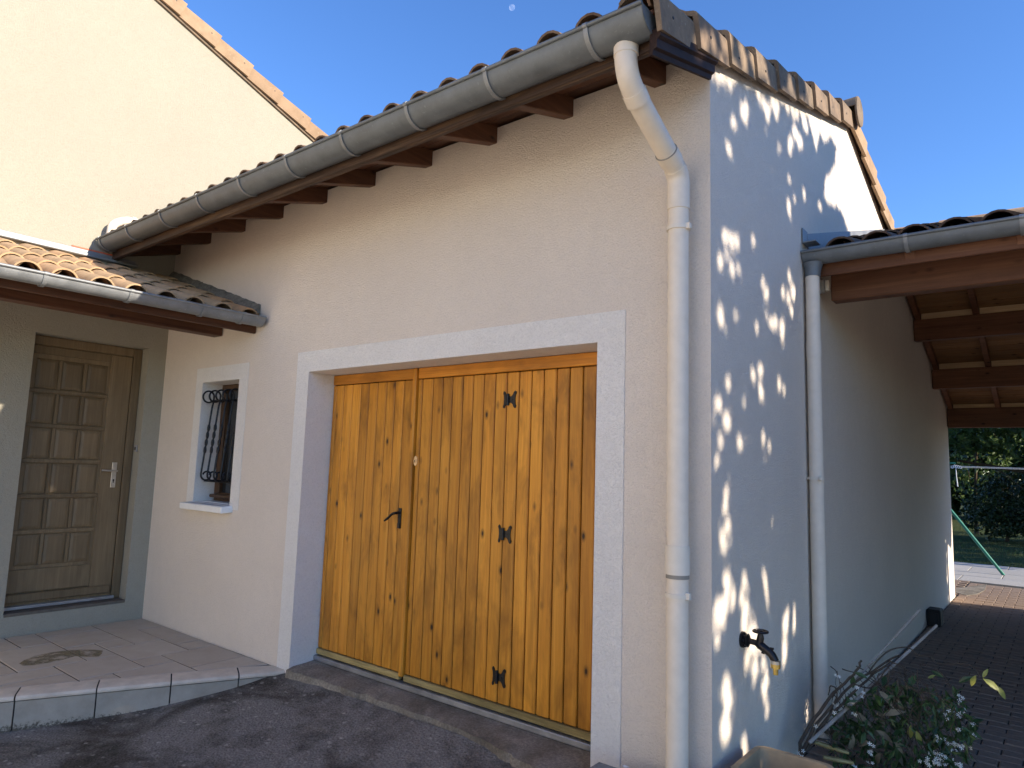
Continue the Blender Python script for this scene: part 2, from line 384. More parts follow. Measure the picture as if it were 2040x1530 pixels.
# ------------------------------------------------------------------ mesh helpers
def link(o, parent=None):
    col.objects.link(o)
    if parent is not None: o.parent = parent
    return o
class MB:
    def __init__(s): s.v = []; s.f = []
    def add(s, vs, fs):
        k = len(s.v); s.v += [tuple(p) for p in vs]; s.f += [tuple(i+k for i in q) for q in fs]; return s
    def quad(s, a, b, c, d): return s.add([a, b, c, d], [(0, 1, 2, 3)])
    def hexa(s, p):
        return s.add(p, [(0, 3, 2, 1), (4, 5, 6, 7), (0, 1, 5, 4), (1, 2, 6, 5), (2, 3, 7, 6), (3, 0, 4, 7)])
    def box(s, x0, y0, z0, x1, y1, z1):
        return s.hexa([(x0, y0, z0), (x1, y0, z0), (x1, y1, z0), (x0, y1, z0), (x0, y0, z1), (x1, y0, z1), (x1, y1, z1), (x0, y1, z1)])
    def cbox(s, x0, y0, z0, x1, y1, z1, c=0.004):
        """box with chamfered edges"""
        return s.cob(Vector(((x0+x1)/2, (y0+y1)/2, (z0+z1)/2)), Vector((1, 0, 0)), Vector((0, 1, 0)), Vector((0, 0, 1)), abs(x1-x0)/2, abs(y1-y0)/2, abs(z1-z0)/2, c)
    def cob(s, o, ax, ay, az, hx, hy, hz, c=0.004):
        c = min(c, hx*0.45, hy*0.45, hz*0.45)
        vs = []; idx = {}
        for sx in (-1, 1):
            for sy in (-1, 1):
                for sz in (-1, 1):
                    for k in range(3):
                        d = [hx, hy, hz]
                        for j in range(3):
                            if j != k: d[j] -= c
                        idx[(sx, sy, sz, k)] = len(vs)
                        vs.append(o + ax*(sx*d[0]) + ay*(sy*d[1]) + az*(sz*d[2]))
        fs = []
        I = lambda sx, sy, sz, k: idx[(sx, sy, sz, k)]
        for q in (-1, 1):
            a = [I(q, -1, -1, 0), I(q, 1, -1, 0), I(q, 1, 1, 0), I(q, -1, 1, 0)]
            b = [I(-1, q, -1, 1), I(1, q, -1, 1), I(1, q, 1, 1), I(-1, q, 1, 1)]
            d = [I(-1, -1, q, 2), I(1, -1, q, 2), I(1, 1, q, 2), I(-1, 1, q, 2)]
            fs += [a if q > 0 else a[::-1], b[::-1] if q > 0 else b, d if q > 0 else d[::-1]]
        for a in (-1, 1):
            for b in (-1, 1):
                fs.append([I(a, b, -1, 0), I(a, b, 1, 0), I(a, b, 1, 1), I(a, b, -1, 1)])
                fs.append([I(a, -1, b, 0), I(a, 1, b, 0), I(a, 1, b, 2), I(a, -1, b, 2)])
                fs.append([I(-1, a, b, 1), I(1, a, b, 1), I(1, a, b, 2), I(-1, a, b, 2)])
                for d in (-1, 1): fs.append([I(a, b, d, 0), I(a, b, d, 1), I(a, b, d, 2)])
        return s.add(vs, fs)
    def bar(s, a, b, wv, hv, c=0.004):
        """rectangular bar from a to b, half-extents given by vectors wv and hv"""
        a, b, wv, hv = Vector(a), Vector(b), Vector(wv), Vector(hv)
        d = b-a
        return s.cob((a+b)/2, d.normalized(), wv.normalized(), hv.normalized(), d.length/2, wv.length, hv.length, c)
    def tube(s, pts, r, n=10, cap=True, flat=1.0):
        pts = [Vector(p) for p in pts]; rr = r if isinstance(r, (list, tuple)) else [r]*len(pts)
        rings = []; prev = None
        for i, p in enumerate(pts):
            t = (pts[min(i+1, len(pts)-1)]-pts[max(i-1, 0)]).normalized()
            if prev is None:
                a = t.cross(Vector((0, 0, 1)))
                if a.length < 0.1: a = t.cross(Vector((0, 1, 0)))
                a.normalize()
            else:
                a = prev - t*prev.dot(t)
                if a.length < 1e-6: a = t.orthogonal()
                a.normalize()
            prev = a; b = t.cross(a)
            rings.append([p + a*(math.cos(2*math.pi*k/n)*rr[i]) + b*(math.sin(2*math.pi*k/n)*rr[i]*flat) for k in range(n)])
        vs = [q for g in rings for q in g]; fs = []
        for i in range(len(rings)-1):
            for k in range(n):
                fs.append((i*n+k, i*n+(k+1) % n, (i+1)*n+(k+1) % n, (i+1)*n+k))
        if cap:
            fs.append(tuple(range(n))[::-1]); fs.append(tuple((len(rings)-1)*n+k for k in range(n)))
        return s.add(vs, fs)
    def prism(s, poly, off):
        """closed polygon (3D points) extruded by vector off"""
        n = len(poly); off = Vector(off)
        vs = [Vector(p) for p in poly] + [Vector(p)+off for p in poly]
        fs = [tuple(range(n))[::-1], tuple(range(n, 2*n))] + [(i, (i+1) % n, n+(i+1) % n, n+i) for i in range(n)]
        return s.add(vs, fs)
    def mesh(s, name, mat, smooth=False):
        me = bpy.data.meshes.new(name); me.from_pydata(s.v, [], s.f)
        me.update()
        if isinstance(mat, str): mat = M[mat]
        me.materials.append(mat)
        if smooth:
            for p in me.polygons: p.use_smooth = True
            try: me.set_sharp_from_angle(angle=R(38))
            except Exception: pass
        return me
    def build(s, name, mat, parent=None, smooth=False):
        me = s.mesh(name, mat, smooth)
        me2 = me
        o = bpy.data.objects.new(name, me2)
        if parent is not None and getattr(parent, 'location', None) is not None:
            org = base_of(parent)
            me.transform(Matrix.Translation(-org))
            link(o, parent)
        else:
            link(o)
        return o
def base_of(o):
    v = Vector((0, 0, 0))
    while o is not None:
        v += o.location; o = o.parent
    return v
def empty(name, loc=(0, 0, 0)):
    o = bpy.data.objects.new(name, None); o.location = loc; o.empty_display_size = 0.2
    return link(o)
def tag(o, label=None, cat=None, group=None, kind=None):
    if label: o['label'] = label
    if cat: o['category'] = cat
    if group: o['group'] = group
    if kind: o['kind'] = kind
    return o
def inst(name, me, parent, mat4):
    """a piece sharing mesh data; mat4 is its world transform"""
    o = bpy.data.objects.new(name, me)
    link(o, parent)
    mm = Matrix.Translation(-base_of(parent)) @ mat4 if parent is not None else mat4
    o.matrix_basis = mm
    return o
def frame(o, ax, ay, az):
    mm = Matrix((ax, ay, az)).transposed().to_4x4(); mm.translation = Vector(o); return mm

def curve_pts(pts, per=6):
    """Catmull-Rom through pts"""
    P = [Vector(p) for p in pts]; out = []
    P = [P[0]*2-P[1]] + P + [P[-1]*2-P[-2]]
    for i in range(1, len(P)-2):
        a, b, c, d = P[i-1], P[i], P[i+1], P[i+2]
        for k in range(per):
            t = k/per
            out.append(0.5*((2*b)+(c-a)*t+(2*a-5*b+4*c-d)*t*t+(3*b-a-3*c+d)*t**3))
    out.append(P[-2]); return out

# ================================================================== SETTING
L = -5.227                       # plane of the main house's gable wall
XL, XR, ZT = -2.984, -0.584, 2.224
SLOPE = 0.305
def smooth(a, b, x):
    t = max(0, min(1, (x-a)/(b-a))); return t*t*(3-2*t)
def ground_z(x, y):
    top = 0.17 + 0.02*(x+3)/2.4 if x < 0 else 0.19
    top = top*(1-smooth(-0.5, 0.3, x)) + 0.10*smooth(-0.5, 0.3, x)
    return top - 0.22*(1-math.exp(min(y, 0)/0.6)) - (0.022 if XL-0.1 < x < XR else 0.0)*math.exp(min(y, 0)/0.25)
# far ground sheet
mb = MB(); S = 900
mb.quad((-S, -S, -0.16), (S, -S, -0.16), (S, S, -0.16), (-S, S, -0.16))
tag(mb.build('ground', 'lawn'), kind='structure')
# asphalt driveway
mb = MB(); xs = [-4.2+0.1*i for i in range(53)]; ys = [0.0-0.06*i for i in range(31)]
nx = len(xs)
vs = [(x, y, ground_z(x, y) + 0.006*(noise.noise((x*2.3, y*2.3, 0))) ) for y in ys for x in xs]
fs = [(j*nx+i, (j+1)*nx+i, (j+1)*nx+i+1, j*nx+i+1) for j in range(len(ys)-1) for i in range(nx-1)]
mb.add(vs, fs)
tag(mb.build('driveway', 'asphalt', smooth=True), kind='structure')
# unseen gravel court added in front to bounce sunlight onto the facade
mb = MB()
mb.quad((-14, -16, -0.09), (14, -16, -0.09), (14, -1.81, -0.052), (-14, -1.81, -0.052))
mb.build('bounce_gravel_court', 'gravel')['kind'] = 'structure'
mb = MB()  # unseen gravel added beside the drive to brighten the side wall
mb.quad((1.02, -1.80, -0.052), (14, -1.80, -0.052), (14, 0.055, 0.02), (1.02, 0.055, 0.085)); mb.quad((4.62, 0.056, 0.02), (14, 0.056, 0.02), (14, 2.4, 0.03), (4.62, 2.4, 0.03))
mb.build('bounce_side_court', 'gravel')['kind'] = 'structure'
# concrete apron below the garage door
mb = MB(); n = 90
tops = []; lips = []; bots = []; back = []
for i in range(n+1):
    x = XL+0.004 + (XR-XL-0.008)*i/n
    u = i/n
    ye = -0.025 + 0.045*math.sin(u*3.2) - 0.10*smooth(0.62, 1.0, u) + 0.016*noise.noise((x*7, 0, 0)) + 0.010*noise.noise((x*29, 3, 0))
    zt = 0.193 + 0.006*noise.noise((x*9, 5, 0))
    back.append((x, 0.235, 0.214)); tops.append((x, ye+0.05, zt+0.006))
    lips.append((x, ye, zt-0.008+0.006*noise.noise((x*21, 9, 0)))); bots.append((x, ye-0.012, ground_z(x, ye)-0.03))
rows = [back, [(a[0], (a[1]+b[1])/2, (a[2]+b[2])/2-0.003) for a, b in zip(back, tops)], tops, lips, bots]
vs = [p for r_ in rows for p in r_]
mb.add(vs, [(j*(n+1)+i, (j+1)*(n+1)+i, (j+1)*(n+1)+i+1, j*(n+1)+i+1) for j in range(4) for i in range(n)])
tag(mb.build('concrete_apron', 'concrete', smooth=True), kind='structure')

# tiled porch terrace, laid in courses of mixed sizes, with a skewed nosed edge
ZP = 0.17
terr = MB()
E0, E1 = Vector((-3.02, 0.0)), Vector((-4.34, -2.75))      # outer (front) edge of the nosing
def edge_x(y, off=0.0):
    t = (y-E0.y)/(E1.y-E0.y); x = E0.x+(E1.x-E0.x)*t
    return x-off
NOSE = 0.20
terr.prism([(L, 0, ZP-0.006), (L, -2.75, ZP-0.006), (edge_x(-2.75, 0.035), -2.75, ZP-0.006), (edge_x(0, 0.035), 0, ZP-0.006)], (0, 0, -0.30))
ter = terr.build('porch_terrace', 'grout'); tag(ter, kind='structure')
def clip_poly(poly, side):
    out = []
    for i in range(len(poly)):
        a, b = poly[i], poly[(i+1) % len(poly)]
        sa, sb = side(a), side(b)
        if sa >= 0: out.append(a)
        if sa*sb < 0:
            t = sa/(sa-sb); out.append((a[0]+(b[0]-a[0])*t, a[1]+(b[1]-a[1])*t))
    return out
gx = [-5.222, -5.04, -4.825, -4.61, -4.39, -4.175, -3.96, -3.752, -3.525, -3.31, -3.10]
def gy(k): return -0.003 - 0.2035*k
cells = {}
# seen layout: (x index 0, x index 1, y index 0, y index 1)
tiles = [(0, 2, 0, 2), (2, 4, 0, 1), (2, 4, 1, 2), (4, 5, 0, 1), (5, 6, 0, 1), (6, 8, 0, 2), (4, 6, 1, 3), (0, 1, 2, 4), (1, 3, 2, 4), (3, 4, 2, 3),
         (3, 5, 3, 4), (6, 7, 2, 3), (7, 9, 2, 4), (8, 10, 0, 2), (5, 7, 3, 5), (4, 5, 3, 4), (7, 9, 4, 5), (0, 2, 4, 5), (1, 5, 4, 4), (2, 5, 4, 6), (0, 2, 5, 7),
         (5, 6, 5, 7), (6, 8, 5, 7), (2, 4, 6, 8), (4, 5, 6, 7), (4, 7, 7, 9), (0, 2, 7, 9), (2, 4, 8, 10), (0, 2, 9, 11), (4, 6, 9, 11), (2, 4, 10, 12), (0, 2, 11, 13), (4, 6, 11, 13), (2, 4, 12, 13), (7, 8, 7, 9), (8, 10, 5, 6), (6, 7, 9, 11)]
done = set()
def put_tile(i0, i1, j0, j1):
    g = 0.0058
    p = [(gx[i0]+g, gy(j0)-g), (gx[i0]+g, gy(j1)+g), (gx[i1]-g, gy(j1)+g), (gx[i1]-g, gy(j0)-g)]
    p = clip_poly(p, lambda q: edge_x(q[1], NOSE+0.010)-q[0])
    if len(p) < 3: return
    a = sum(p[i][0]*p[(i+1) % len(p)][1]-p[(i+1) % len(p)][0]*p[i][1] for i in range(len(p)))/2
    if abs(a) < 0.002: return
    c = Vector((sum(q[0] for q in p)/len(p), sum(q[1] for q in p)/len(p)))
    z = ZP + rnd.uniform(-0.0008, 0.0008)
    t = MB(); k = len(p)
    vs = [(q[0], q[1], ZP-0.016) for q in p] + [(q[0], q[1], z-0.002) for q in p] + [(q[0]+(c.x-q[0])*0.014, q[1]+(c.y-q[1])*0.014, z) for q in p]
    if a < 0: order = list(range(k))[::-1]
    else: order = list(range(k))
    fs = [tuple(2*k+i for i in order)]
    for i in range(k):
        j = (i+1) % k
        for b in (0, k): fs.append((b+i, b+j, b+k+j, b+k+i))
    t.add(vs, fs).build('paving_tile', 'porch_tile', ter)
for (i0, i1, j0, j1) in tiles:
    cellset = {(i, j) for i in range(i0, i1) for j in range(j0, j1)}
    if not cellset: continue
    free = cellset-done
    if free == cellset: put_tile(i0, i1, j0, j1); done |= cellset
    else:
        for (i, j) in sorted(free): put_tile(i, i+1, j, j+1); done.add((i, j))
for i in range(10):
    for j in range(13):
        if (i, j) not in done: put_tile(i, i+1, j, j+1); done.add((i, j))
# nosing tiles and risers along the skewed edge
ed = (E1-E0).normalized(); en = Vector((-ed.y, ed.x))
if en.x < 0: en = -en
stops = []; tlen = (E1-E0).length
tt = 0.0; stops = [0.004, 0.30, 0.705, 1.115, 1.53, 1.94, 2.35, tlen]
for a, b in zip(stops[:-1], stops[1:]):
    a2, b2 = a+0.004, b-0.004
    p0 = E0+ed*a2; p1 = E0+ed*b2
    q0 = p0-en*NOSE*0.885; q1 = p1-en*NOSE*0.885
    if a < 0.01: q0 = Vector((q0.x, -0.004)); p0 = Vector((p0.x, -0.004))
    mb = MB()
    f = lambda q, z: (q.x, q.y, z)
    bull = [(0.0, 0.0), (0.86, 0.0), (0.96, -0.006), (1.0, -0.018), (0.985, -0.030)]
    ring0 = [f(q0+(p0-q0)*u, ZP+0.001+dz) for u, dz in bull]; ring1 = [f(q1+(p1-q1)*u, ZP+0.001+dz) for u, dz in bull]
    k = len(bull); mb.add(ring0+ring1, [(i, i+1, k+i+1, k+i) for i in range(k-1)])
    mb.build('nosing_tile', 'nosing', ter, smooth=True)
    mb = MB(); o = -0.014
    r0, r1 = p0+en*o, p1+en*o
    mb.hexa([f(r0-en*0.03, -0.12), f(r1-en*0.03, -0.12), f(r1, -0.12), f(r0, -0.12), f(r0-en*0.03, ZP-0.036), f(r1-en*0.03, ZP-0.036), f(r1, ZP-0.036), f(r0, ZP-0.036)])
    mb.build('riser_tile', 'riser', ter)
# damp stain on the terrace
mb = MB()
cx = at(110, 1308, 2, ZP)
prof = [at(*p, 2, ZP+0.0025) for p in [(38, 1322), (48, 1315), (70, 1306), (98, 1300), (128, 1296), (160, 1294), (188, 1294), (205, 1296), (203, 1302), (196, 1308), (172, 1308), (150, 1307), (130, 1313), (100, 1320), (70, 1325), (45, 1326)]]
mb.add(prof, [tuple(range(len(prof)))[::-1]])
mb.build('damp_stain', 'wet', ter)

# block paving under the carport
ZC = 0.10
pv = MB(); pv.box(0.012, 0.06, -0.2, 4.6, 9.7, ZC-0.008)
pav = pv.build('carport_paving', 'sand'); tag(pav, kind='structure')
PWX, PWY = 0.205, 0.1035
brick = MB().cbox(-0.0995, -0.0485, -0.03, 0.0995, 0.0485, 0.0, 0.006).mesh('paver', 'paver')
rest = MB()
for j in range(int(9.6/PWY)):
    y = 0.12+PWY*(j+0.5)
    if y > 9.55: break
    near = 1.75 < y < 5.6
    for i in range(-1, 23):
        x = 0.02+PWX*(i+0.5+(0.5 if j % 2 else 0.0))
        x0, x1 = x-0.0995, x+0.0995
        if x1 < 0.07: continue
        dz = rnd.uniform(-0.0025, 0.0025)
        if near and x0 > 0.012 and x1 < 1.75:
            inst('paver', brick, pav, Matrix.Translation((x+rnd.uniform(-.001, .001), y, ZC+dz)) @ Matrix.Rotation(rnd.uniform(-.012, .012), 4, 'Z'))
        else:
            rest.cbox(max(0.016, x0), y-0.0485, ZC-0.03, x1, y+0.0485, ZC+dz, 0.006)
rest.build('paver_field', 'paver', pav)['kind'] = 'stuff'
mb = MB(); mb.box(-1.6, 7.97, -0.2, 0.011, 9.7, ZC-0.009)
cz = mb.build('wall_end_bed', 'sand', pav)
wf2 = MB()
for j in range(17):
    y = 7.97+PWY*(j+0.5)
    for i in range(8):
        x = 0.0-PWX*(i+0.5+(0.5 if j % 2 else 0.0))
        wf2.cbox(x-0.0995, y-0.0485, ZC-0.03, x+0.0995, y+0.0485, ZC+rnd.uniform(-.0025, .0025), 0.006)
wf2.build('paver_field', 'paver', pav)['kind'] = 'stuff'
pp_ = [at(*q, 2, ZC+0.006) for q in ((1903, 1180), (1925, 1186), (1945, 1184), (1962, 1176), (1966, 1164), (1903, 1172))]
MB().prism(pp_, (0, 0, -0.03)).build('concrete_patch', 'concrete', pav)
# pale slabs beyond, then the lawn
ps = MB(); ps.box(-9, 9.72, -0.2, 9, 12.5, ZC-0.010)
pat = ps.build('garden_path', 'sand'); tag(pat, kind='structure')
for j, (y0, y1) in enumerate([(9.74, 10.45), (10.455, 11.15), (11.155, 11.83), (11.835, 12.48)]):
    for i in range(-3, 4):
        x0 = -0.15 + i*1.05 + (0.5 if j % 2 else 0)
        MB().cbox(x0, y0, ZC-0.04, x0+1.04, y1, ZC+0.002+rnd.uniform(-.002, .002), 0.005).build('slab', 'slab', pat)
mb = MB(); ng = 60
gx2 = [-30+60*i/ng for i in range(ng+1)]; gy2 = [12.49+45*i/ng for i in range(ng+1)]
mb.add([(x, y, 0.06+0.03*noise.noise((x*.4, y*.4, 0))+ (0.0 if y < 13 else 0.02)) for y in gy2 for x in gx2], [(j*(ng+1)+i, j*(ng+1)+i+1, (j+1)*(ng+1)+i+1, (j+1)*(ng+1)+i) for j in range(ng) for i in range(ng)])
tag(mb.build('lawn', 'lawn', smooth=True), kind='structure')
mb = MB(); gr = random.Random(5)
for k in range(9000):
    y = 12.52 + 12*gr.random()**1.6; x = gr.uniform(-1.6-0.12*(y-12), 1.6)
    h = gr.uniform(0.03, 0.07); a = gr.uniform(0, 6.28); dx, dy = math.cos(a)*0.006, math.sin(a)*0.006
    mb.add([(x-dx, y-dy, 0.05), (x+dx, y+dy, 0.05), (x+gr.uniform(-.03, .03), y+gr.uniform(-.03, .03), 0.07+h)], [(0, 1, 2)])
tag(mb.build('grass', 'leaf', None), 'short mown grass of the back lawn', 'grass', kind='stuff')

# ================================================================== GARAGE
gar = empty('garage', (-2.6, 0.0, 0.0))
tag(gar, 'cream rendered garage with wooden plank door and tiled lean eaves', 'garage')
WX0, WX1, WZ0, WZ1 = -4.495, -3.914, 1.226, 2.223
RIDGE_Y = 2.70
def deck(y):            # underside of the garage roof boards
    return 3.575 + SLOPE*y if y <= RIDGE_Y else 3.575 + SLOPE*RIDGE_Y - 0.31*(y-RIDGE_Y)
YB = 7.95
def skin(axis, val, us, vs, holes, topf=None, flip=False):
    mb = MB()
    for u0, u1 in zip(us[:-1], us[1:]):
        for v0, v1 in zip(vs[:-1], vs[1:]):
            cu, cv = (u0+u1)/2, (v0+v1)/2
            if any(h[0] < cu < h[1] and h[2] < cv < h[3] for h in holes): continue
            P = [(u0, v0), (u1, v0), (u1, v1), (u0, v1)]
            if flip: P = P[::-1]
            mb.add([((val, u, v) if axis == 0 else (u, val, v)) for u, v in P], [(0, 1, 2, 3)])
    return mb
mb = skin(1, 0.0, [L, WX0, WX1, XL, XR, 0.0], [-0.2, 0.10, WZ0, WZ1, ZT, 3.56], [(XL, XR, -1, ZT), (WX0, WX1, WZ0, WZ1)])
# side wall with its gable, set in the plane x = 0
sidepts = [(0, 0.0, -0.2), (0, YB, -0.2), (0, YB, deck(YB)), (0, RIDGE_Y, deck(RIDGE_Y)), (0, 0.0, deck(0.0))]
mb.add(sidepts, [(0, 1, 2, 3, 4)])
mb.add([(0, YB, -0.2), (L, YB, -0.2), (L, YB, deck(YB)), (0, YB, deck(YB))], [(0, 1, 2, 3)])
# inner backing so that nothing shines through
mb.add([(L, 0.32, -0.2), (0, 0.32, -0.2), (0, 0.32, 3.5), (L, 0.32, 3.5)], [(0, 1, 2, 3)])
wall = mb.build('wall', 'stucco', gar)

def surround(name, x0, x1, z0, z1, ox0, ox1, oz0, oz1, depth, mat, parent, bottom=False):
    """painted flat band round an opening with its reveals"""
    mb = MB(); y = -0.004
    def face(a, b, c, d):
        mb.quad((a, y, c), (b, y, c), (b, y, d), (a, y, d))
    face(ox0, x0, oz0, oz1); face(x1, ox1, oz0, oz1); face(x0, x1, z1, oz1)
    if bottom: face(x0, x1, oz0, z0)
    for (a, b) in (((ox0, oz0), (ox0, oz1)), ((ox0, oz1), (ox1, oz1)), ((ox1, oz1), (ox1, oz0))):
        mb.quad((a[0], y, a[1]), (a[0], 0.004, a[1]), (b[0], 0.004, b[1]), (b[0], y, b[1]))
    mb.quad((x0, y, z0), (x0, depth, z0), (x0, depth, z1), (x0, y, z1))
    mb.quad((x1, y, z0), (x1, y, z1), (x1, depth, z1), (x1, depth, z0))
    mb.quad((x0, y, z1), (x0, depth, z1), (x1, depth, z1), (x1, y, z1))
    if bottom: mb.quad((x0, y, z0), (x1, y, z0), (x1, depth, z0), (x0, depth, z0))
    return mb.build(name, mat, parent)
surround('door_surround', XL, XR, -0.1, ZT, -3.131, -0.429, -0.1, 2.372, 0.30, 'stucco_white', gar)
surround('window_surround', WX0, WX1, WZ0, WZ1, WX0-0.115, WX1+0.125, WZ0-0.03, WZ1+0.125, 0.30, 'stucco_white', gar, True)

# garage door: backing with separate planks, rails, cover strip and fittings
YD = 0.215
door = MB().box(XL+0.002, YD+0.022, 0.235, XR-0.002, YD+0.05, ZT-0.004).build('garage_door', 'dark_void', gar)
DZ0, DZ1 = 0.292, 2.145
def plank(x0, x1, gap=0.0015, z0=DZ0, z1=DZ1):
    MB().cbox(x0+gap, YD, z0, x1-gap, YD+0.02, z1, 0.0045).build('plank', 'pine', door)
left = [-2.942, -2.855, -2.759, -2.664, -2.577, -2.484, -2.394, -2.306, -2.218, -2.122]
plank(XL+0.004, -2.942)
for a, b in zip(left[:-1], left[1:]): plank(a, b, 0.0026)
mid = [-2.084, -2.043, -1.945, -1.857, -1.774, -1.684, -1.599, -1.512, -1.422, -1.334]
for a, b in zip(mid[:-1], mid[1:]): plank(a, b, 0.0028)
rgt = [-1.334, -1.243, -1.153, -1.066, -0.979, -0.892, -0.805, -0.718, -0.650, XR-0.004]
for a, b in zip(rgt[:-1], rgt[1:]): plank(a, b, 0.0036)
MB().cbox(XL+0.004, YD-0.004, 2.150, -2.125, YD+0.02, 2.2205, 0.004).build('top_rail', 'pine_x', door)
MB().cbox(-2.082, YD-0.004, 2.150, XR-0.004, YD+0.02, 2.2205, 0.004).build('top_rail', 'pine_x', door)
MB().cbox(-2.120, YD-0.022, 0.275, -2.086, YD+0.02, 2.219, 0.006).build('cover_strip', 'pine', door)
MB().cbox(XL+0.004, YD-0.012, 0.250, -2.122, YD+0.02, 0.288, 0.005).build('bottom_board', 'weathered', door)
MB().cbox(-2.084, YD-0.012, 0.250, XR-0.004, YD+0.02, 0.288, 0.005).build('bottom_board', 'weathered', door)
MB().cbox(XL+0.004, YD-0.032, 0.212, XR-0.004, YD+0.022, 0.244, 0.004).build('threshold_strip', 'alu', door)
# butterfly hinges
def hinge(x, z):
    mb = MB(); y = YD-0.005
    for s in (-1, 1):
        pr = [(0.004, 0.020), (0.018, 0.018), (0.030, 0.030), (0.036, 0.044), (0.045, 0.051), (0.053, 0.046), (0.055, 0.036), (0.049, 0.026), (0.046, 0.0)]
        if s < 0: pr = [(a*0.74+0.002, b) for a, b in pr]
        poly = pr + [(a, -b) for a, b in pr[-2::-1]]
        pts = [(x+s*a, y, z+b) for a, b in poly]
        if s > 0: pts = pts[::-1]
        mb.prism(pts, (0, 0.0055, 0))
        for a, b in (((0.045, 0.038)), (0.045, -0.038), (0.026, 0.0)):
            a2 = a if s > 0 else a*0.74+0.002
            mb.tube([(x+s*a2, y-0.003, z+b), (x+s*a2, y+0.001, z+b)], 0.0052, 8)
    mb.tube([(x-0.004, y-0.004, z-0.034), (x-0.004, y-0.004, z+0.034)], 0.0085, 10)
    return mb.build('hinge', 'iron', door, True)
for px, py in ((1014, 796), (1004, 1064), (992, 1349)):
    p = at(px, py, 1, YD-0.005); hinge(p.x-0.002, p.z)
# lever handle
p = at(797, 1032, 1, YD)
mb = MB(); mb.cbox(p.x-0.013, YD-0.008, p.z-0.066, p.x+0.013, YD, p.z+0.064, 0.003)
mb.tube([(p.x, YD-0.005, p.z+0.035), (p.x, YD-0.045, p.z+0.033)], 0.009, 10)
mb.tube(curve_pts([(p.x+0.004, YD-0.045, p.z+0.034), (p.x-0.02, YD-0.052, p.z+0.026), (p.x-0.055, YD-0.056, p.z-0.002), (p.x-0.085, YD-0.058, p.z-0.022)], 4), [0.0095, 0.0095, .009, .009, .0085, .0085, .008, .008, .0078, .0076, .0074, .007, .006], 10)
mb.cbox(p.x-0.010, YD-0.014, p.z-0.064, p.x+0.010, YD-0.008, p.z-0.030, 0.002)
mb.build('handle', 'iron', door, True)
p = at(826, 918, 1, YD); p.x += 0.012
mb = MB(); pts = [(p.x+0.016*math.cos(a), YD-0.006, p.z+0.031*math.sin(a)) for a in [2*math.pi*k/20 for k in range(20)]]
mb.prism(pts, (0, 0.007, 0)); mb.tube([(p.x, YD-0.013, p.z), (p.x, YD, p.z)], 0.010, 12)
lk = mb.build('lock_plate', 'brass_pink', door, True)
MB().box(p.x-0.002, YD-0.0145, p.z-0.010, p.x+0.003, YD-0.006, p.z+0.006).build('keyhole', 'black', door)

# window in its recess
YW = 0.17
wf = MB(); fw = 0.055
for a in ((WX0+0.002, WZ0, WX0+fw, WZ1-0.002), (WX1-fw, WZ0, WX1-0.002, WZ1-0.002), (WX0+fw, WZ1-fw, WX1-fw, WZ1-0.002), (WX0+fw, WZ0, WX1-fw, WZ0+0.075)):
    wf.cbox(a[0], YW, a[1], a[2], YW+0.05, a[3], 0.006)
win = wf.build('window', 'window_wood', gar)
MB().quad((WX0+fw, YW+0.02, WZ0+0.07), (WX1-fw, YW+0.02, WZ0+0.07), (WX1-fw, YW+0.02, WZ1-fw), (WX0+fw, YW+0.02, WZ1-fw)).build('pane', 'glass', win)
MB().cbox(WX0+fw+0.003, YW-0.012, WZ0+0.07, WX0+fw+0.048, YW+0.03, WZ1-fw-0.003, 0.005).build('sash_stile', 'window_wood', win)
MB().cbox(WX0+0.03, YW-0.055, WZ0+0.035, WX1-0.01, YW+0.01, WZ0+0.062, 0.008).build('drip_board', 'window_wood', win)
sl0 = MB(); sx0, sx1 = WX0-0.04, WX1+0.045
sl0.cob(Vector(((sx0+sx1)/2, -0.01, WZ0-0.028)), Vector((1, 0, 0)), Vector((0, 1, 0.05)).normalized(), Vector((0, -0.05, 1)).normalized(), (sx1-sx0)/2, 0.085, 0.026, 0.006)
sl0.cbox(WX0+0.003, 0.05, WZ0-0.02, WX1-0.003, 0.20, WZ0+0.006, 0.002)
sl0.build('window_sill', 'white_paint', win)
